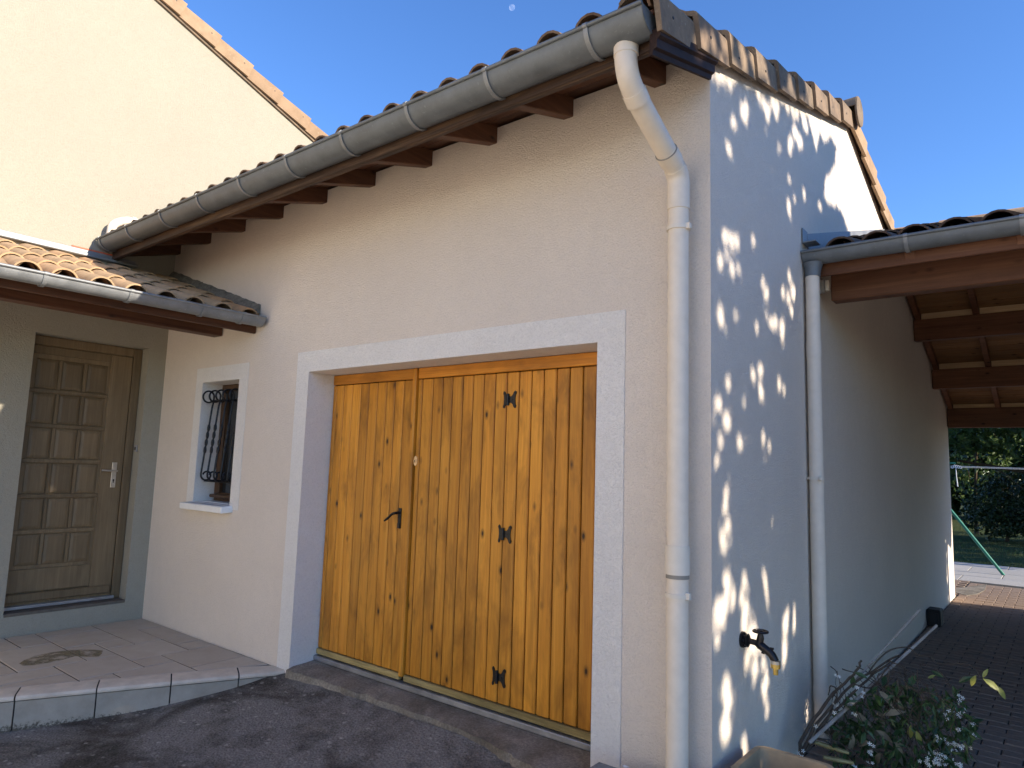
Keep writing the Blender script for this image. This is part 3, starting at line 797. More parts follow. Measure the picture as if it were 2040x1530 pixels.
# wrought iron grille: belly bars with scroll ends
YG = 0.055
gz0, gz1 = WZ0+0.175, WZ1-0.155
gr_ = MB(); gr_.cbox(WX0+0.03, YG+0.002, gz1-0.012, WX1-0.004, YG+0.016, gz1+0.010, 0.002); gr_.cbox(WX0+0.03, YG+0.002, gz0-0.010, WX1-0.004, YG+0.016, gz0+0.010, 0.002)
grille = gr_.build('window_grille', 'iron', gar)
def scroll_bar(x):
    mb = MB(); pts = []; r = 0.0075
    rt = 0.050; cyt, czt = YG-0.030, gz1+0.018
    for k in range(15):                     # top scroll, opening back to the rail
        a = R(-40) + R(300)*k/14
        pts.append((x, cyt-rt*math.sin(a)*0.9+0.00, czt+0.012+rt*math.cos(a)))
    pts = pts[::-1]
    cyt, czt = YG-0.052, gz1+0.030
    pts = [(x, cyt+0.048*math.cos(t), czt+0.048*math.sin(t)) for t in [R(-48)-R(300)*k/20 for k in range(21)]]
    z1 = czt-0.02
    pts += [(x, YG-0.008, z1-0.03)]
    straight = []
    N = 26
    for k in range(N+1):
        t = k/N; z = (z1-0.06)*(1-t)+(gz0+0.055)*t
        straight.append((x, YG-0.014-0.05*t, z))
    pts += straight
    zb = gz0+0.05; yc = YG-0.018; rb = 0.047
    for k in range(1, 18):
        a = R(180)+R(340)*k/17
        rr = rb*(1-0.35*k/17)
        pts.append((x, yc+0.0+rr*math.cos(a), zb+rr*math.sin(a)-0.01*k/17))
    rad = []
    for q in pts:
        z = q[2]
        rad.append(r)
    mb.tube(pts, rad, 6)
    # twisted centre: four bulbs
    zc = (gz0+gz1)/2+0.0
    for k in range(4):
        z = zc+0.105-0.062*k
        t = ((z1-0.07)-z)/((z1-0.07)-(gz0+0.055)); y = YG-0.014-0.05*t
        mb.tube([(x, y+0.001, z+0.031), (x, y, z+0.018), (x, y, z), (x, y-0.001, z-0.018), (x, y-0.002, z-0.031)], [0.0065, 0.0115, 0.0135, 0.0115, 0.0065], 8)
    return mb.build('bar', 'iron', grille, True)
for k in range(5): scroll_bar(WX0+0.105+0.105*k)

# eaves: rafters, boards, fascia
ZF = 3.272
for k, x in enumerate([-0.222, -0.761, -1.292, -1.825, -2.37, -2.905, -3.462, -4.011, -4.573, -5.13]):
    x -= 0.032
    mb = MB()
    y0, y1 = -0.515, 0.30
    a = Vector((x, y0, deck(y0)-0.055)); b = Vector((x, y1, deck(y1)-0.055))
    hv = Vector((0, -SLOPE, 1)).normalized()*0.053
    mb.bar(a, b, (0.032, 0, 0), hv, 0.004)
    mb.build('rafter', 'stain_y', gar)
for k in range(5):
    y0 = -0.60+0.125*k; y1 = y0+0.121
    if y1 > 0.02: y1 = 0.02
    if y1 <= y0: continue
    mb = MB(); a = Vector(((L+0.02)/2, (y0+y1)/2, deck((y0+y1)/2)+0.010))
    mb.cob(a, Vector((1, 0, 0)), Vector((0, 1, SLOPE)).normalized(), Vector((0, -SLOPE, 1)).normalized(), (0.02-L)/2-0.002, (y1-y0)/2*1.045, 0.010, 0.004)
    mb.build('soffit_board', 'stain_x', gar)
mb = MB(); mb.cbox(L+0.003, -0.545, ZF, 0.024, -0.517, 3.405, 0.004); mb.build('fascia_board', 'fascia', gar)
mb = MB(); mb.cbox(L+0.003, -0.552, ZF+0.004, 0.022, -0.5455, ZF+0.022, 0.002); mb.build('fascia_bead', 'fascia', gar)
# moulded barge piece closing the eave at the corner
yA, yB_ = -0.60, -0.02
zb = lambda y: deck(y)-0.172
prof = [(0.0, 0.0), (0.012, 0.0), (0.016, 0.020), (0.030, 0.026), (0.032, 0.060), (0.046, 0.070), (0.046, 0.105), (0.0, 0.105)]
mb = MB(); n = len(prof)
vs = [(0.002+a, yA, zb(yA)+b) for a, b in prof] + [(0.002+a, yB_, zb(yB_)+b) for a, b in prof]
mb.add(vs, [tuple(range(n)), tuple(range(n, 2*n))[::-1]] + [(i, n+i, n+(i+1) % n, (i+1) % n) for i in range(n)])
mb.build('barge_moulding', 'barge', gar)

# roof: a deck with canal tiles laid one by one on the front slope
rf = MB()
rf.add([(L, -0.60, deck(-0.60)+0.024), (0.03, -0.60, deck(-0.60)+0.024), (0.03, RIDGE_Y, deck(RIDGE_Y)+0.024), (L, RIDGE_Y, deck(RIDGE_Y)+0.024)], [(0, 1, 2, 3)])
rf.add([(L, RIDGE_Y, deck(RIDGE_Y)+0.024), (0.03, RIDGE_Y, deck(RIDGE_Y)+0.024), (0.03, YB+0.4, deck(YB+0.4)+0.024), (L, YB+0.4, deck(YB+0.4)+0.024)], [(0, 1, 2, 3)])
rf.add([(0.03, 0.03, deck(0.03)), (0.03, RIDGE_Y, deck(RIDGE_Y)), (L, RIDGE_Y, deck(RIDGE_Y)), (L, 0.03, deck(0.03))], [(0, 1, 2, 3)])
roof = rf.build('roof', 'stain_x', gar)

def canal(length=0.42, r0=0.082, r1=0.068, n=9, th=0.011, mat='tile', arc=180, name='roof_tile'):
    """tapered half-barrel tile: axis +Y uphill from its lower end at the origin, crown up"""
    mb = MB(); vs = []
    a0 = R(90-arc/2)
    for (y, r) in ((0, r0), (length*0.5, (r0+r1)/2), (length, r1)):
        for q in (0, th):
            for k in range(n):
                a = a0+R(arc)*k/(n-1)
                vs.append(((r-q)*math.cos(a), y, (r-q)*math.sin(a)*0.94))
    fs = []
    for j in range(2):
        b = j*2*n
        for k in range(n-1):
            fs.append((b+k, b+k+1, b+2*n+k+1, b+2*n+k))
            fs.append((b+n+k+1, b+n+k, b+3*n+k, b+3*n+k+1))
        fs.append((b, b+2*n, b+3*n, b+n)); fs.append((b+n-1, b+2*n-1, b+4*n-1, b+3*n-1))
    for k in range(n-1):
        fs.append((k+1, k, n+k, n+k+1)); fs.append((4*n+k, 4*n+k+1, 5*n+k+1, 5*n+k))
    mb.add(vs, fs)
    return mb.mesh(name, mat, True)
def lay_tiles(parent, me, origin, across, up, ncol, pitch, nrow, expo, first=0.0, jit=0.004, lift=0.010, pan=None, panmat=None, stuff_after=999):
    nrm = across.cross(up).normalized()
    for j in range(nrow):
        for i in range(ncol):
            o = origin + across*(first+pitch*i+rnd.uniform(-jit, jit)) + up*(expo*j+rnd.uniform(-jit, jit)) + nrm*(lift)
            ayy = (up + nrm*(-0.022) + across*rnd.uniform(-0.012, 0.012)).normalized()
            axx = ayy.cross(nrm).normalized(); azz = axx.cross(ayy)
            inst('roof_tile', me, parent, frame(o, axx, ayy, azz))
def pans(parent, name, origin, across, up, ncol, pitch, length, first, mat):
    """the channel tiles between the covers, seen only in slivers"""
    nrm = across.cross(up).normalized(); mb = MB()
    for i in range(ncol):
        c = origin+across*(first+pitch*(i+0.5))
        row0 = []; row1 = []
        for k in range(7):
            a = R(200)+R(140)*k/6
            d = across*(0.085*math.cos(a))+nrm*(0.085+0.075*math.sin(a)*0.95)
            row0.append(c+d); row1.append(c+d+up*length)
        mb.add(row0+row1, [(k, k+1, 8+k, 7+k) for k in range(6)])
    o = mb.build(name, mat, parent, True); o['kind'] = 'stuff'; return o
up = Vector((0, 1, SLOPE)).normalized()
ax = Vector((1, 0, 0))
org = Vector((-0.267, -0.615, deck(-0.615)+0.020))
tl = canal(0.42, 0.080, 0.067, mat='tile_old')
NC = 24
lay_tiles(roof, tl, org, -ax if False else ax, up, NC+1, 0.2065, 9, 0.365, first=-0.2065*(NC-1))
pans(roof, 'channel_tiles', org+up*0.02, ax, up, NC+1, 0.2065, 3.4, -0.2065*NC, 'tile_old')
# back slope as one mass of tiles
mb = MB(); dn = Vector((0, -1, 0.31)).normalized()
for i in range(NC+1):
    x = -0.267-0.2065*(NC-1)+0.2065*i
    for j in range(15):
        y = RIDGE_Y+0.12+0.36*j
        ring = []
        for (yy, r, dz) in ((y, 0.067, 0.0), (y+0.40, 0.080, 0.014)):
            ring.append([(x+r*math.cos(R(180)*k/6), yy, deck(yy)+0.022+dz+r*math.sin(R(180)*k/6)*0.94) for k in range(7)])
        mb.add(ring[0]+ring[1], [(k, 7+k, 8+k, k+1) for k in range(6)])
o = mb.build('rear_slope_tiles', 'tile_old', roof, True); o['kind'] = 'stuff'
# ridge tiles
rt_ = canal(0.46, 0.115, 0.098, mat='verge', name='ridge_tile')
for i in range(14):
    o = Vector((0.085-0.40*i, RIDGE_Y-0.0, deck(RIDGE_Y)+0.035))
    inst('ridge_tile', rt_, roof, frame(o, Vector((0, 1, 0)), Vector((-1, 0, 0.02)).normalized(), Vector((0, 0, 1))))
mb = MB(); n = 14
mb.prism([(0.092, RIDGE_Y+0.112*math.cos(2*math.pi*k/24), deck(RIDGE_Y)+0.030+(0.108 if math.sin(2*math.pi*k/24) > 0 else 0.125)*math.sin(2*math.pi*k/24)) for k in range(24)], (-0.014, 0, 0))
mb.build('ridge_end_disc', 'verge', roof)

def verge_tile_mesh(length, h, mat, lift=0.016, top=0.17, hole=True, name='verge_tile'):
    """an L-shaped verge tile: +Y uphill, outer face at x=0, rounded shoulder towards -X"""
    prof = [(-0.022, -h), (0.0, -h), (0.002, -h*0.5), (0.002, -0.020), (-0.004, -0.006), (-0.016, 0.002), (-0.05, 0.012), (-0.09, 0.040), (-0.125, 0.036), (-top, 0.0)]
    inner = [(-top+0.004, -0.012), (-0.10, 0.020), (-0.055, -0.004), (-0.022, -0.020)]
    poly = prof+inner; n = len(poly); mb = MB()
    v0 = [(a+0.006, 0.0, b+lift*(0.35 if b < -0.04 else 1)) for a, b in poly]; v1 = [(a-0.010, length, b) for a, b in poly]
    mb.add(v0+v1, [tuple(range(n)), tuple(range(n, 2*n))[::-1]] + [(i, n+i, n+(i+1) % n, (i+1) % n) for i in range(n)])
    if hole:
        mb.tube([(0.0005, length*0.42, -h*0.48), (0.0035, length*0.42, -h*0.48)], 0.0065, 8)
    me = mb.mesh(name, mat)
    return me
vt = verge_tile_mesh(0.385, 0.138, 'verge', lift=0.032, hole=False)
vn = MB().tube([(0.0, 0, 0), (0.0034, 0, 0)], 0.0065, 8).mesh('nail_hole', 'black')
for k in range(9):
    y = -0.645+0.361*k
    if y > RIDGE_Y-0.05: break
    zt_ = deck(y)+0.045
    fm = frame((0.058+rnd.uniform(-.004, .004), y, zt_+rnd.uniform(-.003, .003)), Vector((1, 0, 0)), up, Vector((0, -SLOPE, 1)).normalized())
    o = inst('verge_tile', vt, roof, fm)
    inst('nail_hole', vn, roof, fm @ Matrix.Translation((0.0015, 0.12+rnd.uniform(-.03, .03), -0.065+rnd.uniform(-.015, .01))))
dnv = Vector((0, -1, 0.31)).normalized()
vt2 = verge_tile_mesh(0.385, 0.150, 'verge_main', hole=False)
for k in range(15):
    y = RIDGE_Y+0.372+0.361*k
    if y > YB+0.5: break
    inst('verge_tile', vt2, roof, frame((0.058, y, deck(y)+0.045), Vector((1, 0, 0)), dnv, Vector((0, 0.31, 1)).normalized()) )
# strip of board just under the verge
mb = MB()
mb.bar((0.008, -0.0, deck(0.0)-0.022), (0.008, RIDGE_Y, deck(RIDGE_Y)-0.022), (0.007, 0, 0), Vector((0, -SLOPE, 1)).normalized()*0.034, 0.002)
mb.bar((0.008, RIDGE_Y, deck(RIDGE_Y)-0.022), (0.008, YB+0.3, deck(YB+0.3)-0.022), (0.007, 0, 0), Vector((0, 0.31, 1)).normalized()*0.034, 0.002)
mb.build('verge_board', 'barge', gar)

def gutter(name, a, b, out, r, mat, parent, brackets, cap0=True, cap1=True, bw=0.021):
    """half-round gutter from a to b (points on its centre line at rim height); out = direction away from the wall"""
    a, b, out = Vector(a), Vector(b), Vector(out); d = (b-a).normalized(); upz = Vector((0, 0, 1))
    n = 14; mb = MB(); vs = []; N = 2
    for p in (a, b):
        for q in (0, 0.004):
            for k in range(n+1):
                t = math.pi*k/n
                vs.append(p + out*((r-q)*math.cos(t)) - upz*((r-q)*math.sin(t)))
    m_ = n+1; fs = []
    for k in range(n):
        fs.append((k, k+1, 2*m_+k+1, 2*m_+k)); fs.append((m_+k+1, m_+k, 3*m_+k, 3*m_+k+1))
    mb.add(vs, fs)
    mb.tube([a+out*(r+0.004), b+out*(r+0.004)], 0.0095, 10)
    for p, c in ((a, cap0), (b, cap1)):
        if c:
            dd = d*0.004 if p is a else -d*0.004
            mb.prism([p + out*(r*math.cos(math.pi*k/n)) - upz*(r*math.sin(math.pi*k/n)) for k in range(n+1)], dd)
    g = mb.build(name, mat, parent, True)
    for s in brackets:
        p = a + d*s; vs = []; bb = MB()
        for e in (-bw/2, bw/2):
            for q in (0.0025, 0.008):
                for k in range(n+1):
                    t = math.pi*k/n
                    vs.append(p + d*e + out*((r+q)*math.cos(t)) - upz*((r+q)*math.sin(t)))
        fs = []
        for k in range(n):
            fs.append((m_+k, m_+k+1, 3*m_+k+1, 3*m_+k)); fs.append((k+1, k, m_+k, m_+k+1)); fs.append((2*m_+k, 2*m_+k+1, 3*m_+k+1, 3*m_+k))
        bb.add(vs, fs)
        bb.tube([p-d*bw/2+out*(r+0.004), p+d*bw/2+out*(r+0.004)], 0.0125, 10)
        bb.build('bracket', 'zinc_band' if mat == 'zinc' else mat, g, True)
    return g
GY, GR = -0.595, 0.088
ga, gb = Vector((L+0.02, GY, 3.425)), Vector((0.012, GY, 3.395))
gl = (gb-ga).length
gutter('gutter', ga, gb, (0, -1, 0), GR, 'zinc', gar, [x-ga.x for x in (-5.146, -4.62, -4.03, -3.465, -2.918, -2.38, -1.847, -1.318, -0.788, -0.244)])

# downpipe at the corner
def collar(mb, p, d, r, h, n=20):
    p, d = Vector(p), Vector(d).normalized()
    mb.tube([p-d*h/2, p+d*h/2], r, n)
PX = -0.118; PR = 0.0465
dp = MB()
pth = [(PX, -0.575, 3.32), (PX, -0.572, 3.255), (PX, -0.560, 3.215), (PX, -0.525, 3.175), (PX, -0.475, 3.140)]
pth = curve_pts([(PX, -0.575, 3.33), (PX, -0.573, 3.25), (PX, -0.545, 3.185), (PX, -0.480, 3.135)], 5)
low = curve_pts([(PX, -0.155, 2.985), (PX, -0.105, 2.955), (PX, -0.082, 2.915), (PX, -0.080, 2.85)], 5)
body = [Vector(p) for p in pth] + low + [Vector((PX, -0.080, 1.5)), Vector((PX, -0.080, 0.12))]
# true slanted run between the elbows
dp.tube(body, PR, 24)
pipe = dp.build('downpipe', 'pvc', gar, True)
mb = MB(); mb.tube([Vector((PX, -0.575, 3.335)), Vector((PX, -0.574, 3.275))], PR+0.004, 24)
mb.build('pipe_socket', 'pvc', pipe, True)
mb = MB(); mb.tube([pth[-3], pth[-2], pth[-1], pth[-1]+(pth[-1]-pth[-2]).normalized()*0.02], PR+0.004, 24)
mb.build('elbow', 'pvc', pipe, True)
dlow = (Vector(low[0])-pth[-1]).normalized()
mb = MB(); q0 = Vector(low[0])-dlow*0.055
mb.tube([q0, Vector(low[0])+dlow*0.005], PR+0.005, 24)
mb.build('pipe_socket', 'pvc', pipe, True)
mb = MB(); mb.tube(low[3:]+[Vector((PX, -0.080, 2.78))], PR+0.004, 24)
mb.build('elbow', 'pvc', pipe, True)
MB().tube([q0-dlow*0.004, q0-dlow*0.0005], PR+0.0055, 24).build('seal_ring', 'rubber', pipe, True)
mb = MB(); mb.tube([(PX, -0.08, 1.285), (PX, -0.08, 1.165)], PR+0.0055, 24); mb.build('coupler', 'pvc_white', pipe, True)
MB().tube([(PX, -0.08, 1.165), (PX, -0.08, 1.148)], PR+0.003, 24).build('seal_ring', 'rubber', pipe, True)
for z in (2.692, 1.078):
    mb = MB(); mb.tube([(PX, -0.08, z-0.009), (PX, -0.08, z+0.009)], PR+0.006, 24)
    mb.cbox(PX+PR-0.004, -0.10, z-0.012, PX+PR+0.016, -0.078, z+0.016, 0.002)
    mb.cbox(PX-0.012, -0.045, z-0.010, PX+0.012, 0.0, z+0.010, 0.002); mb.cbox(PX-PR-0.015, -0.06, z-0.006, PX-PR+0.004, -0.045, z+0.006, .002)
    mb.build('pipe_clip', 'pvc_white', pipe, True)
# solder stain and outlet under the gutter
MB().tube([(PX, -0.572, 3.345), (PX, -0.574, 3.318)], [PR+0.016, PR+0.006], 20).build('outlet_flange', 'mortar', pipe, True)

# ================================================================== MAIN HOUSE
house = empty('main_house', (L-3.0, -1.0, 0.0))
tag(house, 'tall cream rendered house gable with pale verge tiles and tiled porch', 'house')
DY0, DY1, DZB, DZT = -1.041, -0.157, 0.342, 2.554
def vz(y): return 5.738-0.373*(y-0.026)        # verge line
mb = MB(); RY = -4.6
mb.add([(L, -12, -0.2), (L, DY0, -0.2), (L, DY0, vz(DY0)-0.03), (L, RY, vz(RY)-0.03), (L, -12, vz(RY)-0.03-0.373*7.4)], [(0, 1, 2, 3, 4)])
mb.add([(L, DY0, -0.2), (L, DY1, -0.2), (L, DY1, DZB), (L, DY0, DZB)], [(0, 1, 2, 3)])
mb.add([(L, DY0, DZT), (L, DY1, DZT), (L, DY1, vz(DY1)-0.03), (L, DY0, vz(DY0)-0.03)], [(0, 1, 2, 3)])
mb.add([(L, DY1, -0.2), (L, 5.5, -0.2), (L, 5.5, vz(5.5)-0.03), (L, DY1, vz(DY1)-0.03)], [(0, 1, 2, 3)])
mb.add([(L, 5.5, -0.2), (L-8, 5.5, -0.2), (L-8, 5.5, vz(5.5)-0.03), (L, 5.5, vz(5.5)-0.03)], [(0, 1, 2, 3)])
mb.add([(L, -12, -0.2), (L, -12, 4.7), (L-8, -12, 4.7), (L-8, -12, -0.2)], [(0, 1, 2, 3)])
mb.add([(L-0.3, -12, -0.2), (L-0.3, 5.5, -0.2), (L-0.3, 5.5, 3.6), (L-0.3, -12, 3.6)], [(0, 1, 2, 3)])
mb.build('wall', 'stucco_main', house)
mb = MB()
mb.quad((L+0.03, 5.9, vz(5.9)), (L-8, 5.9, vz(5.9)), (L-8, RY, vz(RY)), (L+0.03, RY, vz(RY)))
mb.quad((L+0.03, RY, vz(RY)), (L-8, RY, vz(RY)), (L-8, -12.4, vz(RY)-0.373*7.8), (L+0.03, -12.4, vz(RY)-0.373*7.8))
hroof = mb.build('roof', 'tile', house)
vm = verge_tile_mesh(0.39, 0.150, 'verge_main', lift=0.022, hole=False)
dm = Vector((0, -1, 0.373)).normalized()
for k in range(22):
    y = 5.9-0.3605*k+0.096
    if y < RY+0.3: break
    fm = frame((L+0.050, y, vz(y)+0.105), Vector((1, 0, 0)), dm, Vector((0, 0.373, 1)).normalized())
    inst('verge_tile', vm, hroof, fm)
    inst('nail_hole', vn, hroof, fm @ Matrix.Translation((0.0015, 0.09, -0.045)))
mb = MB(); mb.bar((L+0.012, 5.8, vz(5.8)-0.045), (L+0.012, RY, vz(RY)-0.045), (0.010, 0, 0), Vector((0, 0.373, 1)).normalized()*0.032, 0.002)
mb.build('verge_board', 'verge', house)
# door reveals
mb = MB(); DD = L-0.13
mb.quad((L, DY0, DZB), (DD, DY0, DZB), (DD, DY0, DZT), (L, DY0, DZT))
mb.quad((L, DY1, DZT), (DD, DY1, DZT), (DD, DY1, DZB), (L, DY1, DZB))
mb.quad((L, DY0, DZT), (DD, DY0, DZT), (DD, DY1, DZT), (L, DY1, DZT))
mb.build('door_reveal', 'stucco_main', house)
mb = MB(); mb.cbox(DD-0.02, DY0+0.002, DZB-0.02, L+0.006, DY1-0.002, DZB+0.004, 0.003); mb.build('door_sill', 'door_sill', house)
# front door
fd = MB(); fd.box(DD-0.05, DY0+0.002, DZB+0.004, DD-0.0155, DY1-0.002, DZT-0.002)
fdoor = fd.build('front_door', 'oak', house)
lf0, lf1 = DY0+0.012, -0.232
def dbox(name, y0, y1, z0, z1, x0, x1, mat='oak', c=0.004):
    return MB().cbox(DD+x0, y0, z0, DD+x1, y1, z1, c).build(name, mat, fdoor)
dbox('frame_post', -0.228, DY1-0.003, DZB+0.006, DZT-0.004, -0.03, 0.012)
dbox('frame_head', DY0+0.003, -0.230, 2.475, DZT-0.004, -0.03, 0.010)
ycols = [-0.985, -0.795, -0.605, -0.415]; zrows = [2.385-0.287*k for k in range(7)]
# stiles and rails
dbox('stile', -0.408, lf1, 0.395, 2.470, -0.03, 0.0)
dbox('rail', lf0, -0.410, 2.402, 2.470, -0.03, 0.0)
dbox('rail', lf0, -0.410, 0.475, 0.655, -0.03, 0.0)
for k in range(1, 6):
    dbox('rail', lf0, -0.410, zrows[k]-0.017, zrows[k]+0.017, -0.03, -0.001)
for i in (1, 2):
    for k in range(6):
        dbox('muntin', ycols[i]-0.013, ycols[i]+0.013, zrows[k+1]+0.018, zrows[k]-0.018, -0.03, -0.001)
for i in range(3):
    for k in range(6):
        y0, y1 = ycols[i]+0.020, ycols[i+1]-0.020; z0, z1 = zrows[k+1]+0.026, zrows[k]-0.026
        mb = MB(); e = 0.022
        mb.add([(DD-0.015, y0-.006, z0-.006), (DD-0.015, y1+.006, z0-.006), (DD-0.015, y1+.006, z1+.006), (DD-0.015, y0-.006, z1+.006),
                (DD-0.010, y0, z0), (DD-0.010, y1, z0), (DD-0.010, y1, z1), (DD-0.010, y0, z1),
                (DD-0.004, y0+e, z0+e), (DD-0.004, y1-e, z0+e), (DD-0.004, y1-e, z1-e), (DD-0.004, y0+e, z1-e)],
               [(8, 9, 10, 11)] + [(a+i2, a+(i2+1) % 4, a+4+(i2+1) % 4, a+4+i2) for a in (0, 4) for i2 in range(4)])
        mb.build('panel', 'oak', fdoor)
dbox('weather_bar', lf0, lf1-0.015, 0.400, 0.468, -0.03, 0.022, c=0.008)
dbox('threshold', lf0, lf1+0.02, DZB+0.008, DZB+0.034, -0.03, 0.030, 'alu', 0.003)
p = at(226, 946, 0, DD)
dbox('handle_plate', p.y-0.020, p.y+0.020, p.z-0.110, p.z+0.110, 0.0, 0.009, 'steel', 0.003)
mb = MB(); hz = p.z+0.035
mb.tube([(DD+0.006, p.y, hz), (DD+0.048, p.y, hz)], 0.009, 10)
mb.tube(curve_pts([(DD+0.048, p.y+0.012, hz), (DD+0.050, p.y-0.03, hz+0.002), (DD+0.046, p.y-0.075, hz+0.003), (DD+0.040, p.y-0.112, hz+0.006)], 4), 0.0085, 10)
mb.build('lever', 'steel', fdoor, True)
mb = MB(); mb.tube([(DD+0.008, p.y, p.z-0.045), (DD+0.0105, p.y, p.z-0.045)], 0.008, 10); mb.box(DD+0.008, p.y-0.004, p.z-0.068, DD+0.0105, p.y+0.004, p.z-0.045); mb.build('keyhole', 'black', fdoor)
# bell push
p = at(266.5, 893, 0, DD+0.10)
bell = MB().cbox(DD+0.05, DY1-0.014, p.z-0.030, DD+0.095, DY1-0.001, p.z+0.030, 0.003).build('door_bell', 'grey_plastic', house)
MB().cbox(DD+0.061, DY1-0.017, p.z-0.014, DD+0.084, DY1-0.013, p.z+0.012, 0.001).build('bell_button', 'black', bell)

# porch roof leaning on the gable wall
PS = 0.33; PE = -3.655
def pbase(x): return 2.668+PS*(PE-x)
YP0, YP1 = -0.012, -4.2
mb = MB()
mb.add([(L, YP0, pbase(L)-0.004), (L, YP1, pbase(L)-0.004), (PE+0.02, YP1, pbase(PE+0.02)-0.004), (PE+0.02, YP0, pbase(PE+0.02)-0.004)], [(0, 1, 2, 3)])
mb.add([(L, YP0, pbase(L)-0.03), (PE+0.0, YP0, pbase(PE)-0.03), (PE+0.0, YP1, pbase(PE)-0.03), (L, YP1, pbase(L)-0.03)], [(0, 1, 2, 3)])
proof = mb.build('porch_roof', 'stain_y', house)
upx = Vector((-1, 0, PS)).normalized(); acy = Vector((0, 1, 0))
tlp = canal(0.42, 0.082, 0.068, n=11, mat='tile')
lay_tiles(proof, tlp, Vector((PE+0.01, -0.127, pbase(PE+0.01)-0.006)), acy, upx, 20, 0.2075, 5, 0.345, first=-0.2075*19, jit=0.007, lift=0.010)
pans(proof, 'channel_tiles', Vector((PE+0.0, -0.127, pbase(PE)+0.0)), acy, upx, 20, 0.2075, 1.66, -0.2075*20, 'tile')
# flashing against the gable wall, cement fillet against the garage
mb = MB(); zf = pbase(L)+0.075
mb.cbox(L+0.002, YP1, zf+0.02, L+0.018, -0.35, zf+0.052, 0.004); mb.cbox(L+0.002, YP1, zf-0.01, L+0.055, -0.34, zf+0.019, 0.006)
mb.build('wall_flashing', 'zinc_light', house)
MB().cbox(L+0.002, -0.86, zf+0.053, L+0.014, -0.47, zf+0.066, 0.003).build('mastic_bead', 'red_paint', house)
MB().cbox(L+0.002, -0.505, zf+0.066, L+0.02, -0.470, zf+0.15, 0.003).build('mastic_bead', 'red_paint', house)
mb = MB(); n = 60
va, vb_, vc = [], [], []
for i in range(n+1):
    x = L+(PE-0.03-L)*i/n
    va.append((x, -0.002, pbase(x)+0.125+0.012*noise.noise((x*9, 1, 0))+0.006*noise.noise((x*37, 4, 0))))
    vb_.append((x, -0.022+0.005*noise.noise((x*13, 2, 0)), pbase(x)+0.105+0.010*noise.noise((x*11, 7, 0))))
    vc.append((x, -0.055+0.010*noise.noise((x*15, 4, 0)), pbase(x)+0.052))
mb.add(va+vb_+vc, [(j*(n+1)+i, (j+1)*(n+1)+i, (j+1)*(n+1)+i+1, j*(n+1)+i+1) for j in range(2) for i in range(n)])
mb.add([va[-1], vb_[-1], vc[-1], (vc[-1][0], -0.002, vc[-1][2])], [(0, 1, 2, 3)])
mb.build('cement_fillet', 'mortar', house)
MB().cbox(-3.752, YP1, 2.572, -3.722, -0.004, 2.672, 0.004).build('porch_fascia', 'stain_y', house)
MB().cbox(-4.36, YP1, 2.600, -4.235, -0.004, 2.775, 0.006).build('porch_beam', 'stain_y', house)
MB().cbox(L+0.003, YP1, 2.86, L+0.06, -0.004, 2.96, 0.006).build('wall_plate', 'stain_y', house)
for k in range(14):
    x0 = -3.76-0.112*k
    if x0-0.108 < L+0.05: break
    a = Vector((x0-0.054, (YP0+YP1)/2, pbase(x0-0.054)-0.042))
    MB().cob(a, upx, Vector((0, 1, 0)), upx.cross(Vector((0, 1, 0))), 0.0565, (YP0-YP1)/2-0.004, 0.008, 0.003).build('soffit_board', 'stain_y', house)
gutter('porch_gutter', (-3.612, YP1, 2.655), (-3.612, -0.03, 2.672), (1, 0, 0), 0.064, 'zinc_light', house, [y-YP1 for y in (-0.21, -0.515, -1.011, -1.503, -2.0, -2.5, -3.0)], bw=0.024)
# overflow elbow that feeds the garage gutter
mb = MB(); xe = L+0.085
pp = curve_pts([(xe, -0.02, 3.665), (xe, -0.40, 3.645), (xe, -0.50, 3.630), (xe, -0.585, 3.570), (xe, -0.600, 3.49), (xe, -0.600, 3.40)], 5)
mb.tube(pp, 0.036, 18); mb.tube([(xe, -0.445, 3.645), (xe, -0.415, 3.648)], 0.041, 18); mb.tube([(xe, -0.603, 3.475), (xe, -0.603, 3.44)], 0.041, 18)
mb.build('overflow_elbow', 'pvc', house, True)

# ================================================================== CARPORT
cp = empty('carport', (2.1, 4.7, ZC))
tag(cp, 'open timber carport with dark tiles leaning on the garage side wall', 'carport')
CX1 = 4.3
CRY = 4.24
def cdeck(y): return 2.98+0.31*(y-1.75) if y <= CRY else 2.98+0.31*(CRY-1.75)-0.31*(y-CRY)
for (y0, zb_, zt_, x0) in ((1.75, 2.717, 2.895, 0.078), (5.44, 3.065, 3.292, 0.004), (6.66, 2.680, 2.913, 0.004), (7.89, 2.293, 2.550, 0.004)):
    MB().cbox(x0, y0, zb_, CX1, y0+0.10, zt_, 0.006).build('beam', 'beam', cp)
MB().cbox(0.004, CRY-0.05, cdeck(CRY)-0.32, CX1, CRY+0.05, cdeck(CRY)-0.09, 0.006).build('beam', 'beam', cp)
for x in (0.045, 0.565, 1.085, 1.605, 2.125, 2.645, 3.165, 3.685, 4.205):
    for (ya, yb) in ((1.50, CRY), (CRY, 8.30)):
        s = 0.31 if yb == CRY else -0.31
        mb = MB(); mb.bar((x, ya, cdeck(ya)-0.041), (x, yb, cdeck(yb)-0.041), (0.028, 0, 0), Vector((0, -s, 1)).normalized()*0.039, 0.004)
        mb.build('rafter', 'beam', cp)
for (y0, zt_) in ((5.44, 3.294), (6.66, 2.915), (7.89, 2.552)):
    for i in range(8):
        x = 0.045+0.52*i
        MB().cbox(x+0.031, y0+0.03, zt_, x+0.489, y0+0.055, cdeck(y0+0.04)-0.006, 0.002).build('blocking', 'blocking', cp)
mb = MB()
